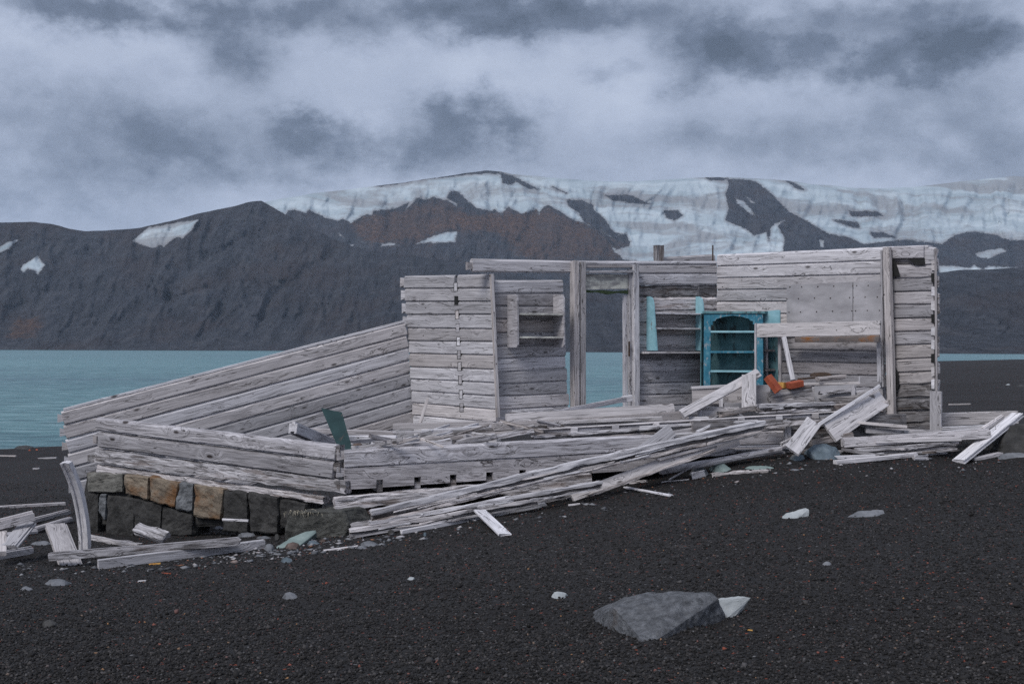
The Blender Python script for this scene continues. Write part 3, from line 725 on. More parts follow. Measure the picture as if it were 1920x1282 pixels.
def hull_rock(name, pts, mat, o, label=None, cat=None, group=None, parent=None, sub=2, rough=.02, seed=0, smooth=.25, freq=9.0):
    """stone: hull of points about o, subdivided and weathered"""
    bm = bmesh.new()
    for p in pts: bm.verts.new(p)
    bmesh.ops.convex_hull(bm, input=bm.verts)
    loose = [v for v in bm.verts if not v.link_faces]
    bmesh.ops.delete(bm, geom=loose, context='VERTS')
    bmesh.ops.triangulate(bm, faces=bm.faces)
    for s in range(sub):
        bmesh.ops.subdivide_edges(bm, edges=bm.edges, cuts=1, use_grid_fill=True)
        bmesh.ops.triangulate(bm, faces=[f for f in bm.faces if len(f.verts) > 3])
        if smooth: bmesh.ops.smooth_vert(bm, verts=bm.verts, factor=smooth, use_axis_x=True, use_axis_y=True, use_axis_z=True)
    bm.normal_update()
    for v in bm.verts:
        q = v.co * freq + Vector((seed * 3.7, seed * 1.3, 0))
        v.co += v.normal * (mnoise.noise(q) + .5 * mnoise.noise(q * 2.3) + .3 * mnoise.noise(q * 5)) * rough
    bmesh.ops.recalc_face_normals(bm, faces=bm.faces)
    me = bpy.data.meshes.new(name); bm.to_mesh(me); bm.free()
    ob = put(name, me, mat, Matrix.Translation(o), parent)
    if label: tag(ob, label, cat, group)
    return ob

# ================================================================== the ruined hut
def rows(ys0, ys1): return [(ys0[i], ys0[i + 1], ys1[i], ys1[i + 1]) for i in range(len(ys0) - 1)]

# ---- back-left wall, its left end sunk into the beach
wC = empty('timber_wall', LC.pt(440, 840), 'long back wall of silvery planks sloping down to the left, its left end sunk', 'wall', 'standing walls of the ruined timber hut')
for i in range(9):
    x0, x1 = 118 + 4.2 * i, 762 + 2.4 * i
    t0, t1 = 771 + 26.4 * i, 605 + 23.4 * i
    wall_plank(wC, LC, (x0, t0, t0 + 26.4), (x1, t1, t1 + 23.4), M_wood, seat=1)
    # dovetail tongue on the sunk end
    if i < 6:
        wall_slab('tenon', LC, [(x0 - 10, t0 + 5), (x0 + 3, t0 + 8), (x0 + 3, t0 + 18), (x0 - 10, t0 + 21)], .05, M_wood, wC, off=-.012)
beam('cap_strip', LC.pt(119, 768, -.03), LC.pt(758, 602.5, -.03), .035, .03, M_woodpale, 'edge', parent=wC, kind='board')

# ---- end wall of the back room (facing left), log ends of a vanished cross wall showing in it
fl = [517.5, 541, 565.5, 590, 614.5, 639, 662.5, 687.5, 710, 732.5, 755, 778, 800, 822]
fr = [514, 540.5, 565, 589.5, 616.5, 640.5, 666, 692.5, 717.5, 742.5, 767.5, 792, 816, 840]
wF = empty('timber_wall', LF.pt(850, 825), 'narrow plank wall left of the hanging shelf, a column of square log ends down it', 'wall', 'standing walls of the ruined timber hut')
def fx(y, a, b_): return a + (b_ - a) * (y - 516) / 264
for i, (a, b_, c, d) in enumerate(rows(fl, fr)):
    xl = 757 + (a - 517) * .068; xr = fx(c, 920, 930)
    if i == 0:
        wall_plank(wF, LF, (xl, a, b_), (fx(c, 852, 862), (a + c) / 2, (b_ + d) / 2), M_wood)
        wall_plank(wF, LF, (fx(c, 857, 867), (a + c) / 2 - .5, (b_ + d) / 2), (xr, c, d), M_wood)
    else:
        wall_plank(wF, LF, (xl, a, b_), (xr, c, d), M_wood)
    if i < 4:
        wall_slab('tenon', LF, [(xl - 7, a + 3), (xl + 2, a + 7), (xl + 2, b_ - 7), (xl - 7, b_ - 3)], .055, M_wood, wF, off=-.01)
for i, y in enumerate([538, 563.5, 590, 615, 640, 665, 687, 712, 739, 764]):
    x = fx(y, 853, 866)
    m_ = M_black if i in (1,) else M_wooddull if i % 2 else M_woodpale
    wall_slab('log_end', LF, [(x - 2.5, y - 7.5), (x + 2.8, y - 7.5), (x + 2.8, y + 7.5), (x - 2.5, y + 7.5)], .06, m_, wF, off=.006)
    wall_slab('mortise', LF, [(x - 3.6, y - 8.5), (x + 3.9, y - 8.5), (x + 3.9, y + 8.5), (x - 3.6, y + 8.5)], .04, M_black, wF, off=.001)
beam('corner_trim', LF.pt(923.5, 514, .02), LF.pt(935.5, 782, .02), .035, .035, M_wooddull, 'cam', parent=wF, kind='board')
beam('corner_strip', LF.pt(920, 514, .01), LF.pt(931.5, 782, .01), .03, .03, M_wood, 'cam', parent=wF, kind='board')

# ---- panel right of it, carrying the hanging shelf
gl = [525.5, 549.5, 574, 598, 624, 649, 672.5, 697.5, 720, 743, 768, 792, 816]
gr = [525, 549, 574, 597.5, 622, 645, 667.5, 690, 714, 737.5, 761, 785, 808]
wG = empty('timber_wall', LE.pt(1000, 815), 'plank panel behind the bare grey hanging shelf, left of the doorway', 'wall', 'standing walls of the ruined timber hut')
for i, (a, b_, c, d) in enumerate(rows(gl, gr)):
    xr = 1057 + max(0, (c - 600)) * .062 + (1 if i % 2 else -1)
    wall_plank(wG, LE, (fx(a, 927, 937), a, b_), (xr, c, d), M_wood if i not in (1, 2, 3) else M_wooddull, rot=.22 if i == 1 else 0)

# ---- door wall: plate beam, door case, broken panel beside it
wE = empty('timber_wall', LE.pt(1250, 790), 'dark back wall with the open doorway and a top beam reaching out left', 'wall', 'standing walls of the ruined timber hut')
wall_plank(wE, LE, (887, 485, 510), (1080, 489.5, 511), M_wood, t=.09, name='top_beam')
wall_slab('tenon', LE, [(877, 491), (890, 494), (890, 503), (877, 506)], .06, M_wooddull, wE, off=-.012)
wall_plank(wE, LE, (1080, 489.5, 497), (1345, 490, 496), M_wood, t=.09, name='top_beam')
er = [490, 512.5, 533.6, 557, 581, 603, 626, 649.5, 671, 694, 715, 736, 757, 778, 799]
for i in range(len(er) - 1):
    a, b_ = er[i], er[i + 1]
    if i == 0: a = 496
    sag = (i * .4)
    xr = 1345 if i < 5 else 1352
    mm = [M_wood, M_wood, M_woodrotdark, M_woodrot, M_wood, M_wooddull, M_wood, M_wooddull, M_wood, M_wood, M_wood, M_wood, M_wood, M_wood][i]
    wall_plank(wE, LE, (1197, a + sag, b_ + sag), (xr, a, b_), mm, rot={2: .85, 3: .35}.get(i, 0.0), off=-.02 if i == 2 else 0)
# door case
dc = wE
def vboard(name, line, xt, yt, xb, yb, w, t, mat, off, parent, kind='board', **kw):
    p0, p1 = line.pt(xb, yb, off), line.pt(xt, yt, off)
    x = (p1 - p0); xx, yy, zz = frame(x, Vector((line.dir.x, line.dir.y, 0)))
    me = timber(x.length, w, w, t, sd(), kind, **kw)
    return put(name, me, mat, mat4(xx, yy, zz, (p0 + p1) / 2), parent)
vboard('door_post', LE, 1077, 489, 1077, 790, .075, .12, M_wood, .035, dc)
vboard('door_post', LE, 1090.5, 491, 1091, 790, .085, .09, M_wood, .06, dc)
vboard('door_stop', LE, 1084, 491, 1084, 790, .02, .05, M_wooddull, .085, dc)
vboard('door_post', LE, 1189.5, 497, 1191, 790, .09, .11, M_wood, .05, dc)
vboard('door_stop', LE, 1180, 505, 1181, 790, .045, .06, M_wood, .02, dc)
vboard('door_stop', LE, 1171, 553, 1172, 790, .05, .05, M_wood, -.03, dc)
vboard('hinge', LE, 1179.5, 640, 1179.7, 668, .02, .02, M_nail, .065, dc)
beam('lintel', LE.pt(1094, 500, .03), LE.pt(1187, 500, .03), .035, .08, M_wooddull, 'edge', parent=dc, kind='board')
beam('lintel', LE.pt(1094, 510, .06), LE.pt(1185, 509.5, .06), .035, .07, M_wood, 'edge', parent=dc, kind='board')
wall_slab('transom_board', LE, [(1095, 514), (1180, 515), (1180, 541), (1095, 543)], .02, M_cream, dc, off=.02)
ms = wall_slab('moss_fringe', LE, [(1097, 543), (1110, 545), (1130, 544), (1150, 546), (1178, 544), (1178, 551), (1160, 549), (1140, 552), (1120, 548), (1097, 549)], .03, M_moss, dc, off=.022)
# a higher wall glimpsed behind the plate
wH = empty('timber_wall', LE.pt(1290, 790, -1.1), 'weathered top plank with a short post glimpsed behind the doorway wall', 'wall', 'standing walls of the ruined timber hut')
wall_plank(wH, LE, (1246, 482, 506), (1341, 476.5, 500), M_wood, off=-.75)
for k in range(12): wall_plank(wH, LE, (1246, 506 + 22 * k, 528 + 22 * k), (1341, 500 + 22 * k, 522 + 22 * k), M_wood, off=-.75)
vboard('stub_post', LE, 1235, 460, 1235, 790, .13, .10, M_woodrotdark, -.70, wH, kind='rough', rot=.3)
vboard('thin_rod', LE, 1336.5, 460, 1336.5, 600, .022, .022, M_nail, -.60, wH, kind='round')

# ---- right wall, running back from the right end to the blue corner cupboard
wD = empty('timber_wall', LD.pt(1600, 800), 'right-hand plank wall carrying the plywood sheets, its near end at the tall post', 'wall', 'standing walls of the ruined timber hut')
for i in range(13):
    a, c = 477.5 + 22 * i, 463.5 + 25.2 * i if i < 5 else 589.5 + 23.0 * (i - 5)
    c2 = 463.5 + 25.2 * (i + 1) if i + 1 < 5 else 589.5 + 23.0 * (i - 4)
    wall_plank(wD, LD, (1344, a, a + 22), (1655, c, c2), M_wood if i < 6 else M_wooddull)
dl = [497, 522, 548, 572, 598, 622.6, 648, 675, 700, 724, 746.5, 772, 793, 816]
dr = [496, 520.5, 545.5, 571, 595.6, 620, 645, 670.5, 695.5, 718.5, 744, 768, 792, 815]
for i, (a, b_, c, d) in enumerate(rows(dl, dr)):
    rot = {0: .35, 8: .3, 9: .8, 10: .6, 11: .5, 12: .4}.get(i, .10)
    wall_plank(wD, LD, (1660, a, b_), (1752 - (0 if i < 9 else 6), c, d), M_wooddull if i < 6 else M_wood if i < 9 else M_woodrotdark, rot=rot, ragged=(0, .03))
wall_plank(wD, LD, (1664, 470, 498), (1752, 468, 497), M_woodrotdark, off=-.03, rot=.3)
wall_plank(wD, LD, (1670, 463, 484), (1732, 461.5, 483), M_wooddull, off=.03, name='lintel', kind='board')
wall_plank(wD, LD, (1655, 463, 466), (1740, 460, 463), M_woodpale, t=.11, name='top_strip', kind='board')
wall_plank(wD, LD, (1732, 462, 497), (1754, 464, 496), M_wood, name='plank', rot=.25, ragged=(0, .03))
wall_slab('hole_shade', LD, [(1671, 487), (1676, 486), (1682, 500), (1687, 517), (1671, 519)], .01, M_black, wD, off=.02)  # black sheet painting the dark of the broken gap below the lintel
wall_slab('hole_shade', LD, [(1700, 486), (1733, 484), (1734, 496), (1718, 497), (1708, 491)], .01, M_black, wD, off=.02)  # second black sheet for the shade in the same gap
for i, y in enumerate([498, 521, 546, 573, 597, 621, 646, 671, 697, 720]):
    wall_slab('notch', LD, [(1746, y - 8), (1752.5, y - 9), (1752.5, y + 9), (1746, y + 8)], .05, M_woodpale if i % 3 != 1 else M_black, wD, off=.008, jit=.004, seed=i)
beam('corner_pole', LD.pt(1754.5, 466, .01), LD.pt(1755.5, 734, .01), .03, .03, M_wooddull, 'cam', parent=wD, kind='board')
for i in range(9):
    y = 484 + i * 27 + (i % 3) * 5
    wall_slab('splinter_edge', LD, [(1755, y), (1759 + (i * 7 % 3), y + 3), (1758 + (i * 5 % 4), y + 22), (1755, y + 25)], .03, M_woodrot, wD, off=-.02, jit=.004, seed=i + 40)
vboard('tall_post', LD, 1663.5, 464, 1673, 806, .095, .07, M_wood, .10, wD, kind='board')
vboard('post_strip', LD, 1654.5, 470, 1656, 725, .035, .05, M_wooddull, .06, wD, kind='rough', rot=.35)
vboard('post_strip', LD, 1648, 632, 1649.5, 716, .06, .03, M_wood, .09, wD)
vboard('corner_board', LD, 1755, 733, 1755, 812, .155, .035, M_wood, .06, wD)
wall_slab('torn_felt', LD, [(1671, 632), (1674, 638), (1675, 680), (1684, 700), (1685, 722), (1679, 745), (1676, 764), (1671, 766)], .012, M_black, wD, off=.035)

# plywood sheets nailed over the wall
pl = empty('plywood_panel', LD.pt(1537, 604), 'large bare grey plywood sheet nailed to the right wall', 'panel', 'plywood sheets on the right wall')
wall_slab('sheet', LD, [(1475, 534), (1598.5, 529), (1598.5, 604), (1475, 605)], .012, M_ply, pl, off=.016)
pl2 = empty('plywood_panel', LD.pt(1625, 600), 'narrow plywood sheet with swirling grain beside the tall post', 'panel', 'plywood sheets on the right wall')
wall_slab('sheet', LD, [(1600, 529), (1652, 527), (1652, 602), (1600, 604)], .012, M_ply, pl2, off=.018)
for p_, xs in ((pl, (1478, 1500, 1530, 1560, 1596)), (pl2, (1603, 1625, 1648))):
    for x in xs:
        for y in (538, 560, 585):
            q = LD.pt(x + (y % 7) - 3, y - (x - 1475) * .02, .021)
            me = timber(.012, .011, .011, .011, sd(), 'board'); put('nail', me, M_nail, Matrix.Translation(q), p_)

# ---- counter frame in front of the right wall
cf = empty('counter_frame', LD.pt(1530, 760, .45), 'broken counter frame with a white board edge in front of the right wall', 'counter')
OFF = .42
wall_plank(cf, LD, (1419, 607, 632), (1650, 602, 627.5), M_woodpale, off=OFF, t=.03, kind='board', name='front_board')
wall_plank(cf, LD, (1490, 632, 641), (1648, 629, 641), M_rustboard, off=OFF - .25, t=.03, kind='board', name='under_rail')
vboard('post', LD, 1420.5, 632, 1421, 712, .05, .05, M_wood, OFF - .03, cf)
vboard('post', LD, 1417, 606, 1417, 712, .03, .03, M_wood, OFF + .005, cf)
vboard('post', LD, 1436, 632, 1437.5, 712, .04, .04, M_wooddull, OFF - .22, cf)

# ---- low front-left wall on its stone footing
wA = empty('timber_wall', LA.pt(400, 925), 'low front wall of knotty cracked planks on the stone footing', 'wall', 'low walls at the front of the hut')
pa = [((178, 782, 808), (628, 833, 864), 0.16, M_swirl), ((182, 809, 839), (625, 864.5, 899), .14, M_swirl), ((176, 840, 869), (648, 899, 928), .45, M_woodrot), ((180, 869, 885), (608, 930, 947), .45, M_woodrot)]
for j, (a, b_, rot, m_) in enumerate(pa):
    wall_plank(wA, LA, a, b_, m_, t=.13, rot=rot, step=.10, trim=.022 if rot > .2 else .004, kind='rough' if rot > .2 else 'log', ragged=(.02, .05 if j > 1 else .02), c=.025)
wall_slab('tenon', LA, [(164, 853), (178, 853), (178, 866), (164, 866)], .09, M_woodrotdark, wA, off=-.02)
wall_slab('tenon', LA, [(174, 815), (181, 818), (181, 830), (174, 832)], .09, M_wooddull, wA, off=-.02)
for y in (845, 876, 912):
    wall_slab('dovetail', LA, [(625, y - 8), (637, y - 11), (637, y + 9), (625, y + 6)], .10, M_woodrotdark, wA, off=-.01)

# ---- low front wall to the right of the near corner
wB = empty('timber_wall', LB.pt(950, 925), 'low front wall right of the near corner with square joist notches', 'wall', 'low walls at the front of the hut')
wall_plank(wB, LB, (646, 844.5, 878), (1300, 811, 841), M_swirl, t=.12, step=.12, c=.02, rot=.05)
# second plank with notches cut for the joists
nx_ = [712, 783, 850, 918, 980, 1042, 1105]
top = [(646, 878.5), (1300, 841)]
def yb(x): return 918 + (x - 646) * (884 - 918) / (1150 - 646)
out = [(646, 878.5), (1240, 844.5), (1240, yb(1240))]
for x in reversed(nx_):
    out += [(x + 6.3, yb(x + 6.3)), (x + 6.3, yb(x) - 15), (x - 6.3, yb(x) - 14.6), (x - 6.3, yb(x - 6.3))]
out += [(658, yb(658)), (657, yb(657) - 15), (646, yb(646) - 15)]
wall_slab('plank', LB, out, .12, M_swirl, wB, off=0.0)
for i, x in enumerate(nx_):
    y = yb(x)
    hgt = 11 if i < 4 else 3
    wall_slab('joist_end', LB, [(x - 5.6, y - 5), (x + 5.6, y - 5.5), (x + 5.2, y + hgt - 3), (x - 5.2, y + hgt - 3)], .5, M_woodrotdark, wB, off=-.02, jit=.003, seed=i)
wall_plank(wB, LB, (628, 934, 957), (1110, 888, 914), M_woodrot, t=.16, off=.10, rot=.5, step=.09, kind='rough', ragged=(.02, .0), name='sill_beam')
for y in (852, 884):
    wall_slab('dovetail', LB, [(632, y - 9), (647, y - 6), (647, y + 8), (632, y + 11)], .10, M_wooddull, wB, off=-.02)
wall_slab('gap_shade', LB, [(650, 915), (1180, 878), (1180, 905), (640, 948)], .02, M_earth, wB, off=-.30)  # dark sheet added behind the plank to paint the shade in the gap
# low wall goes on towards the right-hand corner
wB2 = empty('timber_wall', LB.pt(1450, 850), 'dark low plank wall behind the debris in front of the brick pile', 'wall', 'low walls at the front of the hut')
wall_plank(wB2, LB, (1300, 812, 838), (1470, 806, 833), M_wooddull, t=.10, rot=.1)
wall_plank(wB2, LB, (1300, 790, 811), (1476, 787, 806), M_woodrotdark, t=.10, rot=.4, kind='rough')
wall_plank(wB2, LB, (1476, 806, 832), (1745, 798, 824), M_woodrotdark, t=.10, rot=.4, kind='rough')
wall_plank(wB2, LB, (1476, 785, 806), (1700, 776, 798), M_woodrotdark, t=.10, rot=.5, kind='rough')
wall_plank(wB2, LB, (1500, 832, 850), (1740, 824, 842), M_woodrotdark, t=.10, rot=.4, kind='rough')
vboard('stub_post', LB, 1476, 788, 1476.5, 832, .08, .06, M_wood, .05, wB2)

# ---- earth fill and floor boards inside the hut
def prism(name, poly, z0, z1, mat):
    n = len(poly); vs = [(x, y, z0) for x, y in poly] + [(x, y, z1) for x, y in poly]
    fs = [tuple(range(n - 1, -1, -1)), tuple(range(n, 2 * n))] + [(i, (i + 1) % n, (i + 1) % n + n, i + n) for i in range(n)]
    me = bpy.data.meshes.new(name); me.from_pydata(vs, [], fs); me.update()
    return put(name, me, mat, Matrix())
fill = prism('earth_fill', [(-1.35, 14.45), (4.7, 16.3), (2.95, 18.3), (-0.2, 16.6), (-1.25, 17.6)], -2.6, -1.26, M_earth)
tag(fill, 'dark earth filling inside the hut walls', kind='structure')
fl_ = empty('timber_floor', (1.2, 16.2, -1.2), 'floor boards under the rubble inside the hut', 'floor')
dB = Vector((LB.dir.x, LB.dir.y, 0))
for k in range(11):
    s = .30 + k * .175
    a = Vector((LB.a.x, LB.a.y, -1.225)) - LB.n * s
    x0 = .75; x1 = 6.4 - k * .16
    if k > 7: x0 = 1.5
    beam('floor_board', a + dB * x0, a + dB * x1, .165, .03, M_wooddull, 'flat', parent=fl_, kind='board', step=.6)

# ================================================================== furniture left on the walls
def ledge(name, line, px0, px1, y, thick, o0, o1, mat, parent, kind='board', **kw):
    """level board on a wall from px0 to px1, standing o0..o1 metres out of it"""
    a, c = line.pt(px0, y), line.pt(px1, y); c.z = a.z = (a.z + c.z) / 2
    a = a + line.n * ((o0 + o1) / 2); c = c + line.n * ((o0 + o1) / 2)
    x = c - a; xx = x.normalized(); zz = Vector((0, 0, 1)); yy = zz.cross(xx)
    me = timber(x.length, o1 - o0, o1 - o0, thick, sd(), kind, **kw)
    return put(name, me, mat, mat4(xx, zz, -yy, (a + c) / 2), parent)
def cheek(name, line, px, ytop, ybot, prof, thick, mat, parent, edge_mat=None):
    """upright side board standing out of a wall; prof = [(height 0..1, protrusion m)] from top to bottom"""
    t_, b_ = line.pt(px, ytop), line.pt(px, ybot); H = t_.z - b_.z
    out = [(0.0, H)] + [(p, H * (1 - f)) for f, p in prof] + [(0.0, 0.0)]
    x = line.n; z = Vector((0, 0, 1)); y = z.cross(x)
    o = b_.copy()
    return slab(name, out, thick, mat, mat4(x, y, z, o), parent)

s1 = empty('hanging_shelf', LE.pt(1000, 650), 'bare grey two-shelf rack hanging on the panel left of the doorway', 'shelf', 'wall shelves in the hut')
for px in (951, 1037):
    c_ = cheek('side_board', LE, px, 553, 651, [(0, .18), (.03, .25), (.10, .27), (.95, .28), (1, .25)], .022, M_wooddull, s1)
ledge('shelf_board', LE, 953, 1037, 590, .024, .005, .26, M_cream, s1)
ledge('shelf_board', LE, 953, 1038, 633, .024, .005, .27, M_cream, s1)

s2 = empty('hanging_shelf', LE.pt(1260, 658), 'pale teal wall shelf with rounded cheeks right of the doorway', 'shelf', 'wall shelves in the hut')
for px in (1212, 1304):
    c_ = cheek('side_board', LE, px, 556, 657, [(0, .06), (.02, .11), (.06, .145), (.14, .165), (.5, .20), (1, .25)], .02, M_teal, s2)
ledge('shelf_board', LE, 1214, 1304, 588.5, .022, .004, .16, M_woodpale, s2)
ledge('shelf_board', LE, 1214, 1305, 616.5, .022, .004, .19, M_woodpale, s2)
ledge('base_board', LE, 1197, 1318, 661, .024, .004, .27, M_woodpale, s2)

# corner cupboard
LK = Line((2.735, 18.10), (3.50, 17.62))
ck_ = empty('corner_cupboard', LK.pt(1375, 745), 'bright blue corner cupboard with arched front and open shelves', 'cupboard')
wall_slab('stile', LK, [(1320, 587), (1332.5, 587), (1331.5, 740), (1319, 740)], .025, M_blue, ck_, off=0)
wall_slab('stile', LK, [(1416, 588), (1430, 588), (1431, 740), (1417, 740)], .025, M_blue, ck_, off=0)
wall_slab('arched_rail', LK, [(1332.7, 588), (1415.8, 588), (1415.8, 608), (1412, 608), (1412, 602), (1407, 601), (1404, 597.5), (1390, 593.5), (1374, 591.5), (1356, 594), (1343, 598), (1341, 601.5), (1336, 602), (1336, 609), (1332.7, 609)], .025, M_blue, ck_, off=.003)
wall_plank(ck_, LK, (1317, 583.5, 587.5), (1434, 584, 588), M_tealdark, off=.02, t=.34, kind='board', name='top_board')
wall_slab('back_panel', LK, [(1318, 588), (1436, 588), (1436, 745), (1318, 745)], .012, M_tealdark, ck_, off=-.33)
for px in (1322, 1428):
    p_ = LK.pt(px, 664, -.17)
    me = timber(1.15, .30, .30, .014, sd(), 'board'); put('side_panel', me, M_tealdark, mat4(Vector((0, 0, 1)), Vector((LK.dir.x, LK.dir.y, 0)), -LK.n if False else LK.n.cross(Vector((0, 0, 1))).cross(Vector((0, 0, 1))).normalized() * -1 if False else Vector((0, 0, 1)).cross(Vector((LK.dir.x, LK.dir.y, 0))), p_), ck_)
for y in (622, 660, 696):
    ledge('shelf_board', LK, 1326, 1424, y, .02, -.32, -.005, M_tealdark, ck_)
    wall_plank(ck_, LK, (1332, y - 1.6, y + 1.6), (1416, y - 1.6, y + 1.6), M_teal if y != 660 else M_blue, off=-.001, t=.012, kind='board', name='shelf_edge')
sc_ = empty('side_cabinet', LD.pt(1450, 720, .2), 'narrow pale teal cabinet half hidden by the counter post', 'cabinet')
wall_slab('face_board', LD, [(1430.5, 584), (1459, 581), (1462, 582), (1462, 606), (1430.5, 606)], .02, M_teal, sc_, off=.30)
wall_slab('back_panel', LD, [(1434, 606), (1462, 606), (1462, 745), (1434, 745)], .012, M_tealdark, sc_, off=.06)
vboard('stile', LD, 1462, 606, 1463, 745, .05, .03, M_wooddull, .28, sc_)
for y in (657, 693):
    ledge('shelf_board', LD, 1436, 1460, y, .03, .08, .29, M_woodrotdark, sc_)

# ================================================================== loose timber
GRP = 'loose timber lying in and around the ruined hut'
def pt(p, w, t, mode):
    x, y, d = p
    if d is None:
        q = G(x, y); q.z += (w if mode == 'edge' else t if mode == 'flat' else max(w, t) * .75) / 2 - .006
        return q
    return W(x, y, d)
def loose(label, a, b_, w, t, mat, mode='edge', kind='tongue', name='plank', cat='plank', group=GRP, **kw):
    o = beam(name, pt(a, w, t, mode), pt(b_, w, t, mode), w, t, mat, mode, kind=kind, **kw)
    return tag(o, label, cat, group)
g = None
def layered(label, a, b_, w, t, top_mat=M_wood, shade_core=M_woodrotdark, low=M_woodrot, cat='beam', bow=0.0, top=.42, rot=.35, ragged=(.04, .08), strips=0):
    A, B = pt(a, w, t, 'edge'), pt(b_, w, t, 'edge'); r = random.Random(hash(label) % 1000 if False else len(label) * 7)
    e = empty('beam', A.lerp(B, .5), label, cat, GRP)
    up = Vector((0, 0, 1)); fw = Vector((0, -1, 0))
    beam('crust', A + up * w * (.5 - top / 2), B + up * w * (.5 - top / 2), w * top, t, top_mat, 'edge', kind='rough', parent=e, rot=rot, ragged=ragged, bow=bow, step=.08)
    beam('shade_core', A - up * w * (.06) - fw * t * .12, B - up * w * .06 - fw * t * .12, w * .42, t * .72, shade_core, 'edge', kind='rough', parent=e, rot=rot, ragged=ragged, bow=bow)  # dark set-back strip painting the shadow between crust and lower lip
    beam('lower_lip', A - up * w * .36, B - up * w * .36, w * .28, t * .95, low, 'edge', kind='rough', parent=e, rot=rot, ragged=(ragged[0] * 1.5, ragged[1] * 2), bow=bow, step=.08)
    for k in range(strips):
        f0 = r.uniform(.02, .75); f1 = f0 + r.uniform(.08, .2); dz = r.uniform(-.35, .2) * w
        beam('splinter', A.lerp(B, f0) + fw * t * .52 + up * (dz + bow * .7), A.lerp(B, f1) + fw * t * .5 + up * (dz + bow * .7 + r.uniform(-.02, .02)), .02, .012, M_woodpale, 'edge', kind='rough', parent=e, rot=.3, ragged=(.1, .1))
    return e
# --- in front of the low walls
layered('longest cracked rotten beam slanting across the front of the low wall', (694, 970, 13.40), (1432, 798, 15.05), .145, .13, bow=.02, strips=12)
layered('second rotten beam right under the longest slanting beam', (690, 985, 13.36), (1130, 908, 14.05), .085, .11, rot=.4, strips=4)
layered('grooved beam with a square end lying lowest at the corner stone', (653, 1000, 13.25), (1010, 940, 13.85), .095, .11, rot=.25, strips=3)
loose('splintered stub lying between the lowest beam and the longest beam', (656, 986, 13.45), (720, 972, 13.55), .06, .07, M_woodrot, 'edge', 'rough', 'beam', 'beam', rot=.5, ragged=(.05, .05))
loose('thin straight strip of wood on the gravel below the longest beam', (752, 1001, g), (1026, 948, g), .05, .05, M_woodpale, 'edge', 'board', 'strip', 'strip', rot=.15, ragged=(.01, .12))
loose('short pale board end lying on the gravel pointing at the viewer', (899, 957, 13.5), (948, 1004, g), .125, .025, M_woodpale, 'flat', 'board', ragged=(.02, .05))
loose('broad pale plank slanting up beside the longest beam to the right', (1072, 932, 14.2), (1340, 831, 14.85), .115, .04, M_woodpale, 'cam', 'board', step=.2, roll=-12)
loose('rotten end of timber under the broad pale plank', (1000, 948, g), (1090, 928, g), .06, .06, M_woodrot, 'edge', 'rough', 'beam', 'beam', rot=.7, ragged=(.08, .06))
loose('split crust of bark-grey wood below the broad pale plank', (1065, 938, g), (1160, 905, g), .04, .05, M_woodrotdark, 'edge', 'rough', 'strip', 'strip', rot=.7, ragged=(.05, .05))
loose('pale slat on the gravel right of the broad plank foot', (1172, 914, g), (1259, 930, g), .055, .02, M_woodpale, 'flat', 'board', 'slat', 'slat', ragged=(.02, .03))
loose('rounded grey log lying on the gravel in front of the low wall', (1236, 884, 14.75), (1466, 842, 15.2), .085, .09, M_wooddull, 'edge', 'round', 'log', 'log', rot=.18, ragged=(.06, .02))
loose('grey bark strip resting on the rounded log', (1305, 853, 14.95), (1378, 846, 15.1), .06, .05, M_wooddull, 'edge', 'rough', 'strip', 'strip', rot=.35, ragged=(.05, .04))
loose('thin grey batten under the right half of the rounded log', (1330, 868, 15.02), (1470, 848, 15.25), .03, .05, M_wooddull, 'edge', 'board', 'strip', 'strip')
loose('grey board leaning on the notched low wall', (1201, 851, 14.5), (1259, 806, 14.95), .165, .03, M_wood, 'cam', 'board')
loose('dark grey board end poking out under the longest beam on the right', (1318, 846, 14.98), (1386, 824, 15.12), .13, .03, M_wooddull, 'cam', 'board', ragged=(0, .02))
loose('thin crooked stick propped against the rounded log', (1255, 900, g), (1302, 872, 14.8), .022, .022, M_wood, 'edge', 'round', 'stick', 'stick')
loose('thin white lath on the gravel left of the pale offcut', (1240, 904, g), (1292, 899, g), .02, .015, M_woodpale, 'flat', 'board', 'lath', 'lath')
loose('pale triangular board offcut standing in the gravel', (1296, 899, g), (1324, 893, g), .10, .02, M_woodpale, 'cam', 'board', 'offcut', 'offcut', ragged=(.03, .06), roll=20)
loose('crumbling pale rotten wood on the gravel under the rounded log', (1332, 894, g), (1446, 884, g), .05, .09, M_woodrot, 'edge', 'rough', 'log', 'log', rot=.85, ragged=(.08, .08))
loose('reddish brown splinter on the gravel right of the rounded log', (1413, 861, g), (1452, 863, g), .018, .02, M_redstone, 'edge', 'rough', 'splinter', 'splinter', rot=.2)
loose('slim pale plank lying between the longest beam and the notched wall', (900, 912, 14.0), (1240, 846, 14.6), .05, .06, M_woodpale, 'edge', 'tongue', ragged=(.05, .03))
loose('thin split lath along the underside of the broad pale plank', (1100, 930, 14.15), (1345, 842, 14.75), .03, .04, M_woodrot, 'edge', 'rough', 'lath', 'lath', rot=.3, ragged=(.1, .1))
loose('pale lath bridging from the broad plank to the rounded log', (1230, 862, 14.55), (1420, 812, 15.0), .035, .05, M_woodpale, 'edge', 'board', 'lath', 'lath', ragged=(.05, .05))
loose('splintered lath resting on the second rotten beam', (780, 968, 13.45), (960, 930, 13.75), .03, .04, M_woodpale, 'edge', 'rough', 'lath', 'lath', rot=.3, ragged=(.1, .15))
loose('narrow pale plank on top of the rubble behind the notched batten', (1010, 793, 15.15), (1240, 783, 15.5), .04, .08, M_woodpale, 'edge', 'tongue')
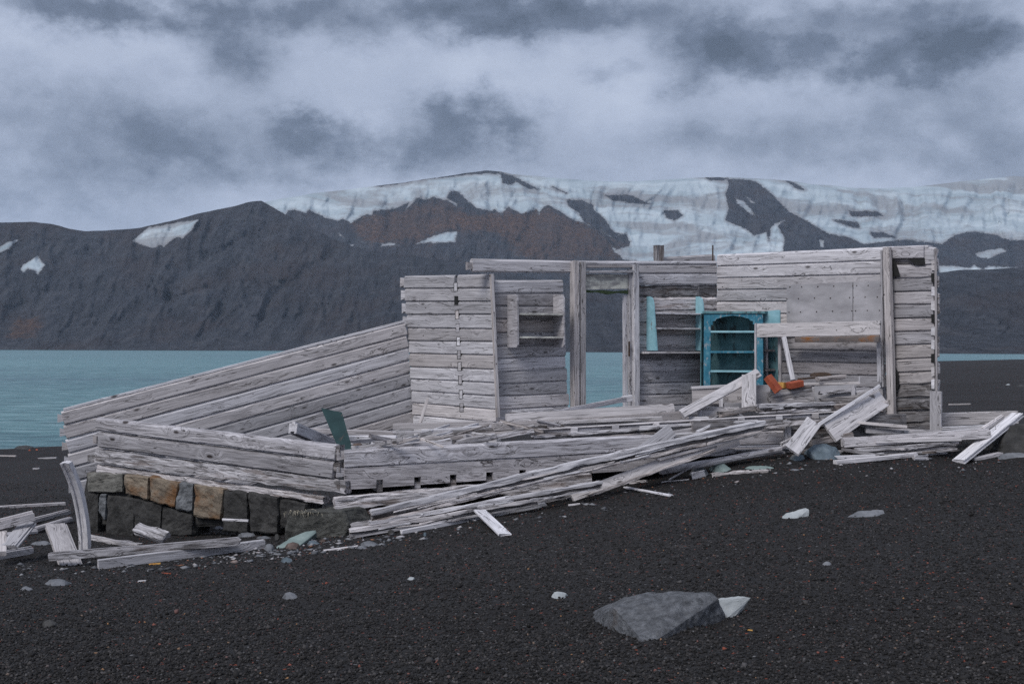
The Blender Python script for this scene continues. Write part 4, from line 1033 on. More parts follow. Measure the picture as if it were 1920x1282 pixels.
loose('thin pale lath lying across the rubble below the white ramp board', (1200, 801, 15.1), (1420, 789, 15.4), .03, .05, M_woodpale, 'edge', 'board', 'lath', 'lath')
loose('crooked splinter plank under the notched batten', (1430, 800, 15.3), (1550, 785, 15.5), .05, .06, M_woodrot, 'edge', 'rough', rot=.4, ragged=(.1, .1))
loose('pale lath jutting from the pile beside the tall post', (1590, 790, 15.7), (1700, 800, 15.6), .035, .06, M_woodpale, 'edge', 'board', 'lath', 'lath')
loose('slim grooved plank low in the right-hand pile', (1640, 826, 15.35), (1800, 822, 15.35), .05, .10, M_woodpale, 'edge', 'tongue')
# --- lying on the notched wall
loose('rotted log lying along the top of the notched wall near the corner', (664, 846, 14.05), (846, 826, 14.42), .06, .10, M_woodrot, 'edge', 'rough', 'log', 'log', rot=.45, ragged=(.10, .02))
loose('dark-bellied broken plank tipping off the notched wall', (848, 832, 14.42), (929, 817, 14.6), .075, .08, M_woodrot, 'edge', 'rough', rot=.3, ragged=(.10, .01))
loose('rotten strip on the notched wall left of the dark hole', (930, 819, 14.62), (1000, 806, 14.72), .05, .06, M_woodrot, 'edge', 'rough', 'strip', 'strip', rot=.4)
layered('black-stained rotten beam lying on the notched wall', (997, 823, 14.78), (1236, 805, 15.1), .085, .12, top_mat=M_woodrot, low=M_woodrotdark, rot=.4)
nb = empty('notched_batten', W(1300, 795, 15.4), 'long notched batten with square cleats lying across the rubble', 'batten', GRP)
pA, pB = W(1000, 811, 14.85), W(1612, 774, 15.85)
beam('rail', pA, pB, .05, .045, M_woodrot, 'edge', kind='tongue', parent=nb, rot=.12)
beam('lip', pA + Vector((0, -.01, .034)), pB + Vector((0, -.01, .034)), .014, .07, M_woodpale, 'edge', kind='board', parent=nb)
for x in (1072, 1146, 1220, 1296, 1379, 1452, 1522, 1596):
    f = (x - 1000) / 612; q = pA.lerp(pB, f) + Vector((0, -.03, 0))
    beam('cleat', q - Vector((.04, 0, 0)), q + Vector((.04, 0, 0)), .07, .05, M_wood, 'edge', kind='board', parent=nb)
# --- rubble inside, left half
loose('thick grooved plank lying inside the notched wall', (924, 800, 15.0), (1276, 777, 15.75), .085, .12, M_wood, 'edge', 'tongue')
loose('flat weathered plank behind the thick grooved plank', (948, 786, 15.3), (1264, 766, 15.95), .13, .04, M_wood, 'cam', 'board', ragged=(.02, .03), roll=-20)
loose('short log with a black rotted end in front of the shelf panel', (957, 774, 16.1), (1040, 781, 16.0), .07, .09, M_wood, 'edge', 'log', 'log', 'log', ragged=(.03, .05))
loose('black rotted knot of wood on the end of the short log', (956, 774, 15.98), (990, 775, 15.98), .045, .05, M_woodrotdark, 'edge', 'rough', 'log', 'log', rot=.9)
loose('grooved pole leaning up to the foot of the doorway', (1035, 775, 15.9), (1172, 748, 17.2), .065, .05, M_wood, 'edge', 'tongue', 'pole', 'pole')
loose('small white block at the foot of the right door post', (1167, 749, 17.25), (1184, 746, 17.3), .085, .05, M_woodpale, 'edge', 'board', 'block', 'block')
loose('grooved plank end lying at the foot of the log-end wall', (737, 799, 16.2), (924, 794, 16.2), .075, .09, M_wood, 'edge', 'tongue')
loose('narrow lath under the grooved plank end', (737, 811, 15.8), (872, 807, 15.8), .028, .06, M_wood, 'edge', 'board', 'lath', 'lath')
loose('white-edged board inside the near corner beside the green sheet', (652, 821, 15.2), (743, 821, 15.2), .065, .12, M_woodpale, 'edge', 'tongue')
loose('thin lath running on from the white-edged board', (740, 824, 15.1), (862, 818, 15.2), .03, .05, M_wood, 'edge', 'board', 'lath', 'lath')
loose('splintered stick rising to the right behind the rotted log', (762, 824, 14.9), (842, 797, 15.6), .035, .03, M_wood, 'edge', 'rough', 'stick', 'stick', rot=.3)
loose('second splintered stick leaning over the grooved plank end', (815, 818, 15.1), (896, 795, 15.8), .035, .03, M_woodpale, 'edge', 'rough', 'stick', 'stick', rot=.3)
loose('pale lath lying level over the splintered sticks', (790, 808, 15.3), (925, 799, 15.5), .03, .05, M_woodpale, 'edge', 'board', 'lath', 'lath')
loose('broken lath between the two splintered sticks', (825, 819, 14.9), (858, 809, 15.1), .025, .02, M_woodpale, 'edge', 'board', 'lath', 'lath')
loose('long dull plank at the foot of the sloping back wall', (560, 806, 15.9), (742, 813, 15.9), .06, .10, M_wooddull, 'edge', 'board')
loose('dull grey plank half buried behind the rotted log', (700, 832, 14.9), (960, 812, 15.0), .07, .12, M_wooddull, 'edge', 'log')
loose('dark plank in the shade behind the notched wall', (850, 812, 15.0), (1010, 803, 15.1), .08, .08, M_woodrotdark, 'edge', 'rough', rot=.3)
loose('grey stick leaning in the corner of the back walls', (787, 796, 16.9), (802, 747, 17.25), .042, .03, M_wood, 'cam', 'board', 'stick', 'stick')
loose('square beam end jutting out over the knotty front wall', (549, 801, 14.35), (622, 832, 15.2), .135, .10, M_wood, 'edge', 'tongue', 'beam', 'beam')
# --- rubble inside, right half
loose('white grooved board propped up like a ramp left of the bricks', (1278, 776, 15.5), (1422, 699, 15.95), .115, .05, M_woodpale, 'cam', 'tongue', roll=-15)
loose('short pale board standing upright left of the bricks', (1404, 769, 15.72), (1404.5, 702, 15.75), .175, .04, M_woodpale, 'cam', 'board')
loose('knobbly dark log under the bricks', (1440, 746, 15.9), (1521, 731, 15.95), .15, .15, M_woodrotdark, 'edge', 'rough', 'log', 'log', rot=.5, step=.04, ragged=(.05, .03))
layered('flaking rotten beam in front of the knobbly log', (1419, 766, 15.6), (1566, 761, 15.8), .115, .12, rot=.5, strips=3)
loose('rotten plank lying below the white upright board', (1345, 776, 15.65), (1424, 764, 15.75), .07, .12, M_woodrotdark, 'edge', 'rough', rot=.35, ragged=(.10, .02))
loose('split grey plank right of the knobbly log', (1534, 738, 16.0), (1632, 729, 16.1), .055, .09, M_woodrot, 'edge', 'rough', rot=.5, ragged=(.08, .03))
loose('split plank under the split grey plank', (1536, 753, 15.9), (1640, 744, 16.0), .08, .09, M_woodrotdark, 'edge', 'rough', rot=.5, ragged=(.05, .05))
loose('rotten plank end behind the wide diagonal board', (1560, 766, 15.95), (1662, 756, 16.05), .07, .09, M_woodrot, 'edge', 'rough', rot=.5)
loose('slanting grey stave leaning on the right wall behind the bricks', (1487, 713, 16.75), (1470, 633, 17.2), .065, .035, M_wood, 'cam', 'board', 'stave', 'stave')
loose('dull board resting on the broken cabinet top', (1533, 711, 16.2), (1582, 706, 16.35), .055, .12, M_wooddull, 'edge', 'log')
loose('board edge right of the leaning grey board', (1262, 812, 15.15), (1332, 799, 15.3), .06, .06, M_wood, 'edge', 'rough', rot=.25)
loose('plank lying level behind the longest beam on the right', (1262, 817, 15.1), (1335, 814, 15.2), .06, .06, M_wood, 'edge', 'log')
loose('jagged pale splinter by the notched batten', (1305, 809, 15.0), (1332, 797, 15.05), .03, .02, M_woodpale, 'edge', 'rough', 'splinter', 'splinter', rot=.4, ragged=(.03, .03))
# countless-looking splinters: short laths tossed through the heap
rs_ = random.Random(42)
TONE = {'bleached_timber': 'white', 'weathered_timber': 'silver grey', 'rotten_timber': 'flaking', 'dark_rotten_timber': 'dark rotten', 'grey_timber': 'dull grey'}
def slant(an): return 'rising right' if an > .10 else 'falling right' if an < -.06 else 'lying level'
ZONES = [(760, 'beside the green sheet'), (850, 'below the leaning corner stick'), (930, 'below the column of log ends'), (1010, 'below the grey hanging shelf'), (1090, 'below the left door post'), (1190, 'in front of the doorway'), (1290, 'below the teal wall shelf'), (1380, 'below the white ramp board'), (1440, 'below the upright board'), (1510, 'below the three bricks'), (1590, 'below the broken cabinet'), (9999, 'beside the wide diagonal board')]
ZONEF = [(800, 'at the left foot of the longest beam'), (950, 'under the middle of the longest beam'), (1110, 'at the foot of the broad pale plank'), (1260, 'right of the broad pale plank foot'), (1400, 'below the rounded log'), (1520, 'below the pale plank end'), (1640, 'right of the blue boulder'), (9999, 'below the right-hand pile')]
_used = set()
def uniq(o_, lab, grp):
    if lab in _used: bpy.data.objects.remove(o_); return
    _used.add(lab); tag(o_, lab, 'splinter', grp)
def zone(px, Z): return next(n for x, n in Z if px < x)
for k in range(40):
    px = rs_.uniform(690, 1660)
    py = float(np.interp(px, [690, 900, 1100, 1300, 1450, 1600, 1700], [826, 812, 796, 795, 775, 796, 808])) + rs_.uniform(-10, 14)
    d = LB.d(px) + rs_.uniform(.05, .75) - (py - 800) * .006
    L_ = rs_.uniform(.15, .75); an = rs_.gauss(.06, .22); yw = rs_.gauss(.25, .5)
    c_ = W(px, py, d); dv = Vector((math.cos(an) * math.cos(yw), math.cos(an) * math.sin(yw), math.sin(an))) * (L_ / 2)
    o_ = beam('splinter', c_ - dv, c_ + dv, rs_.uniform(.02, .055), rs_.uniform(.015, .04), rs_.choice([M_woodpale, M_wood, M_woodrot, M_wood, M_woodrotdark, M_wooddull]), 'edge', kind=rs_.choice(['board', 'rough', 'tongue']), rot=.25, ragged=(.05, .05), step=.12, roll=rs_.uniform(-40, 40))
    uniq(o_, ('%s %s splinter %s in the rubble %s' % ('long' if L_ > .45 else 'short', TONE[o_.data.materials[0].name], slant(an), zone(px, ZONES))), 'splinters in the rubble heap')
for k in range(15):
    px = rs_.uniform(700, 1740)
    py = float(np.interp(px, [700, 930, 1070, 1250, 1400, 1500, 1740], [990, 958, 925, 890, 868, 850, 852])) + rs_.uniform(-12, 8)
    q = G(px, py); L_ = rs_.uniform(.12, .5); yw = rs_.gauss(.25, .4)
    dv = Vector((math.cos(yw), math.sin(yw), rs_.gauss(.05, .06))) * (L_ / 2); c_ = q + Vector((0, 0, .025))
    o_ = beam('splinter', c_ - dv, c_ + dv, rs_.uniform(.015, .04), rs_.uniform(.015, .03), rs_.choice([M_woodpale, M_wood, M_woodrot, M_woodrotdark]), 'edge', kind='rough', rot=.3, ragged=(.06, .06), step=.12)
    uniq(o_, ('%s %s splinter on the gravel %s' % ('longer' if L_ > .3 else 'small', TONE[o_.data.materials[0].name], zone(px, ZONEF))), 'splinters below the beams')
# broken cabinet carrying debris
bc = empty('broken_cabinet', W(1540, 760, 16.2), 'collapsed pale cabinet with a white top edge right of the bricks', 'cabinet')
beam('top', W(1455, 721, 16.5), W(1612, 718, 16.25), .34, .03, M_woodpale, 'flat', kind='board', parent=bc)
beam('front_panel', W(1527, 738, 16.12), W(1606, 735, 16.05), .19, .02, M_ply, 'cam', kind='board', parent=bc)
beam('side_panel', W(1458, 740, 16.35), W(1530, 742, 16.2), .22, .02, M_wooddull, 'cam', kind='board', parent=bc)
beam('leg', W(1600, 722, 16.04), W(1600, 768, 16.0), .05, .04, M_wooddull, 'cam', kind='board', parent=bc)
beam('peg', W(1611, 717, 16.1), W(1612, 706, 16.1), .02, .02, M_wood, 'cam', kind='board', parent=bc)
lc = empty('broken_cupboard', W(1345, 775, 16.1), 'low broken cupboard frame behind the white ramp board', 'cupboard')
beam('top_board', W(1296, 727, 16.4), W(1392, 722, 16.35), .03, .25, M_wood, 'edge', kind='board', parent=lc)
beam('front_panel', W(1298, 744, 16.3), W(1392, 741, 16.25), .20, .02, M_wood, 'cam', kind='board', parent=lc)
beam('stile', W(1352, 732, 16.15), W(1352, 772, 16.1), .05, .03, M_wooddull, 'cam', kind='board', parent=lc)
beam('lower_panel', W(1358, 763, 16.05), W(1392, 762, 16.05), .10, .02, M_ply, 'cam', kind='board', parent=lc)
dr_ = empty('wooden_drawer', W(1345, 782, 15.75), 'upturned wooden drawer corner below the white ramp board', 'drawer')
beam('front_board', W(1309, 773, 15.7), W(1386, 770, 15.75), .10, .02, M_wood, 'cam', kind='board', parent=dr_)
beam('rim', W(1309, 763, 15.68), W(1375, 765, 15.8), .02, .06, M_woodrot, 'edge', kind='board', parent=dr_)
beam('end_board', W(1312, 764, 15.66), W(1312, 782, 15.66), .05, .03, M_wood, 'cam', kind='board', parent=dr_)
tag(beam('board', W(1418, 741, 16.0), W(1444, 741, 16.0), .26, .015, M_ply, 'cam', kind='board'), 'smooth grey sheet standing behind the tilted red brick', 'board', GRP)
# bricks
def brick(label, c, ang, mat, tilt=0.0, L=.225):
    me = timber(L, .075, .075, .105, sd(), 'board', c=.008, step=.05)
    M = Matrix.Translation(c) @ Matrix.Rotation(rad(ang[2]), 4, 'Z') @ Matrix.Rotation(rad(ang[1]), 4, 'Y') @ Matrix.Rotation(rad(ang[0]), 4, 'X')
    return tag(put('brick', me, mat, M), label, 'brick', 'bricks lying in the rubble')
brick('red brick tipped on end, leftmost of the three bricks', W(1449.5, 719.5, 15.72), (20, 52, -25), M_brickred)
brick('yellow brick half hidden between two red bricks', W(1471, 722.5, 15.95), (0, 4, 40), M_brickyel, L=.17)
brick('chipped red brick lying level, rightmost of the three bricks', W(1490.5, 720.5, 15.85), (5, -10, 18), M_brickred, L=.19)
# rusted basin
hull_rock('rusted_basin', [(-.16, -.06, 0), (.16, -.05, 0), (.18, .08, .01), (-.17, .08, 0), (-.11, -.03, .055), (.10, -.03, .06), (.08, .05, .06), (-.1, .05, .05)], M_nail, W(1541, 706, 16.5), 'dark rusted basin lying on the broken cabinet', 'basin', sub=2, rough=.01)
loose('rust-brown strip on the broken cabinet beside the rusted basin', (1497, 711, 16.4), (1532, 708, 16.45), .03, .05, M_nail, 'edge', 'rough', 'strip', 'strip', rot=.3)
# sheet and lumps by the near corner
def quad_board(name, label, cat, pts, thick, mat, group=None):
    P = [W(*p) for p in pts]; o = sum(P, Vector()) / len(P)
    x = (P[1] - P[0]).normalized(); nrm = x.cross(P[3] - P[0]).normalized()
    if nrm.dot(o) < 0: nrm = -nrm
    z = nrm.cross(x) if nrm.cross(x).z > 0 else x.cross(nrm)
    y = z.cross(x)
    out = [((p - o).dot(x), (p - o).dot(z)) for p in P]
    return tag(slab(name, out, thick, mat, mat4(x, y, z, o)), label, cat, group)
quad_board('metal_sheet', 'dark green painted sheet standing upright at the near corner', 'sheet', [(602, 764, 14.95), (624, 769, 14.92), (641, 772, 14.9), (662, 846, 14.5), (637, 848, 14.52)], .008, M_green)
hull_rock('stone', [(-.07, -.04, -.03), (.07, -.04, -.04), (.05, .04, .03), (-.06, .04, .03), (0, 0, .045), (-.08, 0, -.02)], M_redstone, W(671, 836, 14.6), 'red brown lump beside the green sheet', 'stone', 'loose stones', rough=.008)
hull_rock('stone', [(-.06, -.04, -.03), (.06, -.04, -.04), (.05, .03, .02), (-.03, .04, .045), (.02, 0, .05)], M_woodpale, W(696, 834, 14.55), 'small white lump beside the red brown lump', 'stone', 'loose stones', rough=.008)

# --- right-hand rubble
wd = empty('wide_board', W(1600, 800, 15.8), 'wide pale board with a batten slanting down from the tall post', 'board', GRP)
beam('board', W(1655, 745, 16.05), W(1556, 812, 15.4), .25, .03, M_woodpale, 'cam', kind='board', parent=wd)
beam('batten', W(1649, 723, 16.0), W(1524, 803, 15.3), .045, .03, M_woodpale, 'cam', kind='board', parent=wd)
loose('pale plank end resting on a small stone block', (1526, 790, 15.2), (1485, 845, 14.9), .19, .03, M_woodpale, 'cam', 'board')
loose('small rotten stub beside the pale plank end', (1464, 834, 15.35), (1500, 815, 15.45), .05, .05, M_woodrot, 'edge', 'rough', 'stub', 'stub', rot=.4, ragged=(.04, .03))
loose('grooved plank stump lying right of the pale plank end', (1520, 830, 15.4), (1598, 815, 15.5), .075, .08, M_woodrot, 'edge', 'tongue', rot=.1)
loose('thick grooved beam on top of the right-hand pile', (1580, 829, 15.35), (1853, 812, 15.5), .11, .13, M_wood, 'edge', 'tongue', 'beam', 'beam', rot=.08)
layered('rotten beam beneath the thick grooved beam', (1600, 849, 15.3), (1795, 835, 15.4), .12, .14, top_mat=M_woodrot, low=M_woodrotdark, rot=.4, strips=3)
loose('narrow light plank lying behind the thick grooved beam', (1622, 806, 15.75), (1764, 811, 15.7), .06, .13, M_wood, 'edge', 'tongue')
loose('light lath on the right-hand pile below the grey level board', (1765, 803, 16.0), (1852, 799, 16.0), .04, .10, M_woodpale, 'edge', 'board', 'lath', 'lath')
loose('pale flat plank under the light lath on the right', (1690, 818, 15.75), (1848, 805, 15.85), .05, .14, M_woodpale, 'edge', 'tongue')
loose('grey board lying level behind the right-hand pile', (1766, 786, 16.7), (1908, 782, 16.7), .165, .05, M_wood, 'edge', 'board')
loose('short grooved rail poking up on the right-hand pile', (1842, 805, 15.7), (1880, 781, 15.95), .06, .05, M_woodpale, 'edge', 'tongue', 'rail', 'rail')
loose('broad pale board leaning like a ramp at the right edge', (1797, 868, g), (1907, 777, 15.9), .175, .05, M_woodpale, 'flat', 'tongue')
loose('pale strip lying on the gravel right of the blue boulder', (1566, 870, g), (1718, 855, g), .05, .06, M_woodpale, 'edge', 'board', 'strip', 'strip')
loose('thin strip behind the pale strip right of the blue boulder', (1562, 860, g), (1640, 857, g), .04, .05, M_woodpale, 'edge', 'board', 'strip', 'strip')
loose('brown stained strip right of the blue boulder', (1578, 842, 15.25), (1648, 854, 15.2), .04, .05, M_woodrotdark, 'edge', 'rough', 'strip', 'strip', rot=.3)
loose('crumbling white lump of wood below the right-hand pile', (1712, 863, g), (1738, 860, g), .06, .06, M_woodrot, 'edge', 'rough', 'log', 'log', rot=.9)
loose('light lath end under the right-hand pile', (1735, 853, g), (1774, 850, g), .02, .04, M_woodpale, 'edge', 'board', 'lath', 'lath')
loose('rounded board end lying behind the ramp board foot', (1822, 863, g), (1876, 853, g), .10, .04, M_wooddull, 'flat', 'board')
# --- left front
cb = loose('tall warped board standing on end at the left corner of the hut', (160, 1034, g), (124, 866, 13.55), .085, .11, M_woodpale, 'cam', 'tongue', bow=.09, step=.1, roll=55)
loose('small grey block tucked behind the warped board', (152, 948, 13.8), (152, 914, 13.85), .07, .06, M_wood, 'cam', 'board', 'block', 'block')
loose('wide flat board under the crossing planks at the left', (105, 985, 13.35), (138, 1072, 12.5), .215, .05, M_wood, 'flat', 'tongue', ragged=(0, .04))
loose('long cracked plank crossing over the wide flat board', (90, 1043, 12.45), (452, 1013, 12.95), .075, .12, M_woodrot, 'edge', 'tongue', rot=.10, ragged=(.03, .08))
loose('long squared plank nearest the viewer at the left', (184, 1066, g), (495, 1027, g), .095, .06, M_wood, 'edge', 'board')
loose('half buried log between footing and long planks', (164, 1010, g), (264, 1027, g), .055, .09, M_woodrot, 'edge', 'rough', 'log', 'log', rot=.35, ragged=(.05, .05))
loose('short rotten plank stub on the gravel before the footing', (256, 990, 13.5), (312, 1008, 13.25), .13, .07, M_woodrot, 'cam', 'rough', 'stub', 'stub', rot=.35, ragged=(.03, .04), roll=-30)
loose('split strip on the long cracked plank', (230, 1028, 12.95), (420, 1012, 13.12), .03, .05, M_woodpale, 'edge', 'rough', 'strip', 'strip', rot=.2, ragged=(.1, .1))
loose('grooved plank reaching in from the left edge, uppermost of the heap', (-30, 989, 13.0), (62, 966, 13.3), .10, .09, M_woodpale, 'edge', 'tongue')
loose('flat board pointing at the viewer in the left edge heap', (53, 982, 13.4), (17, 1026, 12.75), .17, .05, M_wood, 'flat', 'tongue')
loose('grooved plank end lowest in the left edge heap', (-30, 1052, g), (58, 1036, g), .08, .08, M_woodpale, 'edge', 'tongue')
loose('board end cut by the left edge', (4, 990, 13.2), (2, 1038, 12.6), .10, .05, M_wood, 'flat', 'board')
loose('long thin lath behind the left edge heap', (-40, 955, g), (122, 946, g), .045, .05, M_woodpale, 'edge', 'board', 'lath', 'lath')
loose('grey plank lying behind the flat board of the left heap', (52, 981, g), (126, 962, g), .06, .10, M_wood, 'edge', 'tongue')
loose('short dull plank between the left heap and the warped board', (58, 1000, g), (130, 978, g), .07, .09, M_wooddull, 'edge', 'log')
loose('dull plank under the left edge heap', (-20, 1012, g), (66, 1000, g), .06, .12, M_wooddull, 'edge', 'log')
# --- scraps on the gravel
for lab, a, b_, w, t_, m_ in [
    ('pale splinter of board lying on the gravel below the corner stone', (606, 1033, g), (672, 1024, g), .05, .02, M_woodpale),
    ('bright orange chip of wood below the squared plank', (279, 1059, g), (302, 1057, g), .018, .02, M_brickyel),
    ('dull orange splinter on the gravel at the lower left', (304, 1075, g), (321, 1076, g), .012, .015, M_brickred),
    ('white chip on the gravel at the lower left', (259, 1091, g), (274, 1090, g), .014, .02, M_woodpale),
    ('tan splinter on the gravel right of the pale wedge stone', (1396, 1180, g), (1413, 1182, g), .010, .012, M_brickyel),
    ('light splinter lying below the footing stones', (416, 974, 13.6), (466, 976, 13.55), .02, .025, M_woodpale),
    ('long splinter below the thin straight strip', (1065, 948, g), (1088, 945, g), .015, .02, M_woodpale)]:
    loose(lab, a, b_, w, t_, m_, 'flat', 'board', 'splinter', 'splinter', group='scraps of wood on the gravel', ragged=(.01, .01))
# driftwood far back on the beach
for lab, a, b_, w in [
    ('white driftwood stick on the beach beyond the sunk wall end', (72, 860, g), (106, 858.5, g), .035),
    ('pale driftwood at the left edge of the beach', (-15, 855, g), (30, 855.5, g), .035),
    ('short grey driftwood on the dark beach at far left', (62, 879, g), (74, 878.5, g), .03),
    ('white driftwood stick on the dark beach at far right', (1779, 759, g), (1820, 758, g), .05)]:
    loose(lab, a, b_, w, .05, M_wood, 'edge', 'rough', 'driftwood', 'driftwood', group='driftwood on the beach')

# ================================================================== stones
def px_rock(label, bottoms, tops, thick, mat, name='stone', cat='stone', group='loose stones', rough=None, sub=3, seed=1, smooth=.18, parent=None, freq=None, flat=.5):
    """outline seen in the photograph set on the ground: bottoms touch it, tops rise behind"""
    Bp = [G(x, y) for x, y in bottoms]
    dref = sum(p.y for p in Bp) / len(Bp)
    P = [p + Vector((0, 0, -.04)) for p in Bp] + [p for p in Bp]
    for tp in tops:
        dd = tp[2] if len(tp) > 2 else thick * .45
        P.append(W(tp[0], tp[1], dref + dd))
    for p in Bp:
        q = p + Vector((0, thick, 0)); q.z = gz(q.x, q.y) - .05; P.append(q)
    o = sum(P, Vector()) / len(P)
    size = max((p - o).length for p in P)
    return hull_rock(name, [p - o for p in P], mat, o, label, cat, group, parent, sub, rough if rough is not None else size * .035, seed, smooth, freq or 3.0 / size)
px_rock('large dark grey boulder half buried in the foreground gravel', [(1113, 1162), (1140, 1178), (1205, 1202), (1232, 1199), (1290, 1176), (1362, 1160)], [(1150, 1139, .08), (1185, 1116, .28), (1226, 1108, .38), (1333, 1110, .14), (1346, 1122, .10), (1285, 1117, .05), (1262, 1130, .0), (1240, 1168, -.03)], .5, M_rock, 'boulder', 'boulder', sub=5, rough=.012, smooth=.03, freq=9, seed=3)
px_rock('pale wedge-shaped stone leaning on the large dark boulder', [(1364, 1158), (1378, 1152)], [(1343, 1124, .0), (1352, 1119, .03), (1384, 1117, .05), (1409, 1119, .05), (1390, 1130, .02)], .10, M_pale, rough=.004, seed=4, smooth=.05)
px_rock('pale slate lying on the open gravel, left of a darker flat one', [(1466, 971), (1475, 972), (1495, 971), (1517, 967)], [(1472, 963, .02), (1495, 956, .05), (1511, 951, .06), (1517, 954, .05)], .16, M_pale, seed=5, rough=.006, smooth=.05)
px_rock('long flat grey slate on the open gravel at right', [(1586, 970), (1610, 967), (1645, 967), (1659, 962)], [(1610, 958, .06), (1640, 955, .10), (1655, 956, .10)], .2, M_slate, seed=6, rough=.006, smooth=.05)
for i, (lab, x0, x1, yb_, h, m_) in enumerate([
    ('small pale pebble alone on the gravel below the two slates', 1541, 1560, 1060, 9, M_slate),
    ('round pale pebble on the gravel up left of the boulder', 1033, 1066, 1122, 15, M_pale),
    ('tiny white pebble in the middle foreground', 763, 778, 1087, 7, M_pale),
    ('dull flat stone in the lower left foreground', 528, 559, 1124, 16, M_slate),
    ('black stone sunk in the gravel at lower left', 76, 110, 1176, 17, M_found),
    ('flat grey stone in front of the wide flat board end', 82, 134, 1098, 15, M_slate),
    ('small grey stone at the far lower left', 36, 62, 1107, 9, M_slate),
    ('bluish stone on the gravel below the pale slab', 525, 549, 1055, 12, M_bould),
    ('rounded grey stone right of the pale board splinter', 674, 712, 1024, 11, M_slate),
    ('flat grey stone touching the rounded grey stone', 669, 690, 1029, 8, M_slate),
    ('brown grey stone at the foot of the pale slab', 532, 564, 1030, 15, M_redstone),
    ('small grey stone at the end of the squared plank', 494, 515, 1033, 16, M_slate),
    ('dark stone wedged left of the corner stone', 513, 527, 1012, 13, M_found),
    ('little slate left of the dark wedged stone', 480, 510, 1010, 6, M_slate),
    ('purple grey stone right of the pale slab', 575, 600, 1021, 9, M_bould),
    ('reddish stone right of the purple grey stone', 598, 612, 1017, 8, M_redstone),
    ('dark blue stone below the rotten beam ends', 725, 742, 1003, 12, M_found),
    ('bluish chip by the right end of the thin strip', 793, 800, 1005, 8, M_bould),
    ('small square grey stone block under the pale plank end', 1481, 1510, 864, 15, M_bould),
    ('slate under the rounded log, left of the crumbling wood', 1292, 1330, 895, 24, M_slate),
    ('green grey stone under the rounded log', 1328, 1372, 886, 22, M_grn),
    ('grey slate at the right end of the crumbling wood', 1395, 1452, 880, 8, M_grn),
    ('slate chip on the gravel between boulder and log', 1478, 1500, 882, 4, M_slate),
    ('flat stone in front of the left heap', 56, 96, 1022, 9, M_slate),
    ('small flat slate by the short rotten stub', 400, 420, 992, 8, M_slate),
    ('slate lying in front of the middle footing stones', 444, 480, 1007, 10, M_slate),
    ('brown stone behind the slate before the footing', 488, 506, 996, 7, M_redstone),
    ('black boulder mound at the water edge far left', 25, 66, 842, 8, M_found),
    ('orange stone on the far left beach', 53, 58, 845, 3, M_brickred),
    ('second orange stone on the far left beach', 66, 72, 844, 3, M_brickred),
    ('pale stone on the dark right-hand beach', 1886, 1895, 722, 3, M_pale),
    ('dark stone on the right-hand beach at the edge', 1905, 1925, 725, 5, M_found)]):
    c = (x0 + x1) / 2; w = x1 - x0
    rr_ = random.Random(i)
    wm = (G(c, yb_).y) * w / F
    px_rock(lab, [(x0, yb_ - h * .25), (x0 + w * .3, yb_), (x1 - w * .25, yb_ - h * .05), (x1, yb_ - h * .3)],
            [(x0 + w * rr_.uniform(.15, .3), yb_ - h * rr_.uniform(.7, .9)), (x0 + w * rr_.uniform(.45, .6), yb_ - h), (x1 - w * rr_.uniform(.1, .25), yb_ - h * rr_.uniform(.6, .9))], wm * .6, m_, seed=i + 10, smooth=.12, sub=2, rough=wm * .03)
px_rock('long pale greenish slab leaning on the corner stone', [(512, 1028), (530, 1027), (560, 1024), (590, 1010)], [(545, 1007, .1), (575, 995, .16), (592, 993, .2), (594, 997, .18)], .14, M_grn, 'slab', 'slab', rough=.006, seed=7, smooth=.04)
px_rock('blue grey boulder in front of the right-hand rubble', [(1514, 856), (1530, 862), (1560, 863), (1577, 857)], [(1516, 842, .08), (1527, 832, .16), (1550, 830, .2), (1566, 837, .2), (1575, 848, .15)], .35, M_bould, 'boulder', 'boulder', seed=8, smooth=.10, rough=.012, sub=3)
px_rock('big dark boulder under the ramp board at the right edge', [(1876, 852), (1900, 853), (1960, 850)], [(1880, 815, .15), (1890, 795, .25), (1930, 790, .35), (1990, 800, .3)], .6, M_found, 'boulder', 'boulder', seed=9, rough=.02)
px_rock('low grey rock in front of the big dark boulder', [(1868, 862), (1900, 858), (1950, 858)], [(1885, 848, .1), (1910, 846, .1)], .2, M_slate, seed=19, rough=.008)

# --- stone footing under the knotty front wall
ft = empty('stone_footing', LA.pt(350, 985), 'rust-stained stone block footing under the knotty front wall', 'footing')
def block(poly, mat, off, depth=.32, seed=0, parent=None, line=LA, name='stone'):
    P = []
    cx_ = sum(p[0] for p in poly) / len(poly); cy_ = sum(p[1] for p in poly) / len(poly)
    rj = random.Random(seed + 500)
    for x, y in poly:
        x += rj.uniform(-2.2, 2.2); y += rj.uniform(-1.5, 2.2)
        x = cx_ + (x - cx_) * 1.0; y = cy_ + (y - cy_) * 1.0
        P.append(line.pt(x, y, off)); P.append(line.pt(x, y, off) - line.n * depth)
        P.append(line.pt(cx_ + (x - cx_) * .93, cy_ + (y - cy_) * .92, off + .018))
    o = sum(P, Vector()) / len(P)
    return hull_rock(name, [p - o for p in P], mat, o, parent=parent, sub=3, rough=.024, seed=seed, smooth=.05, freq=8)
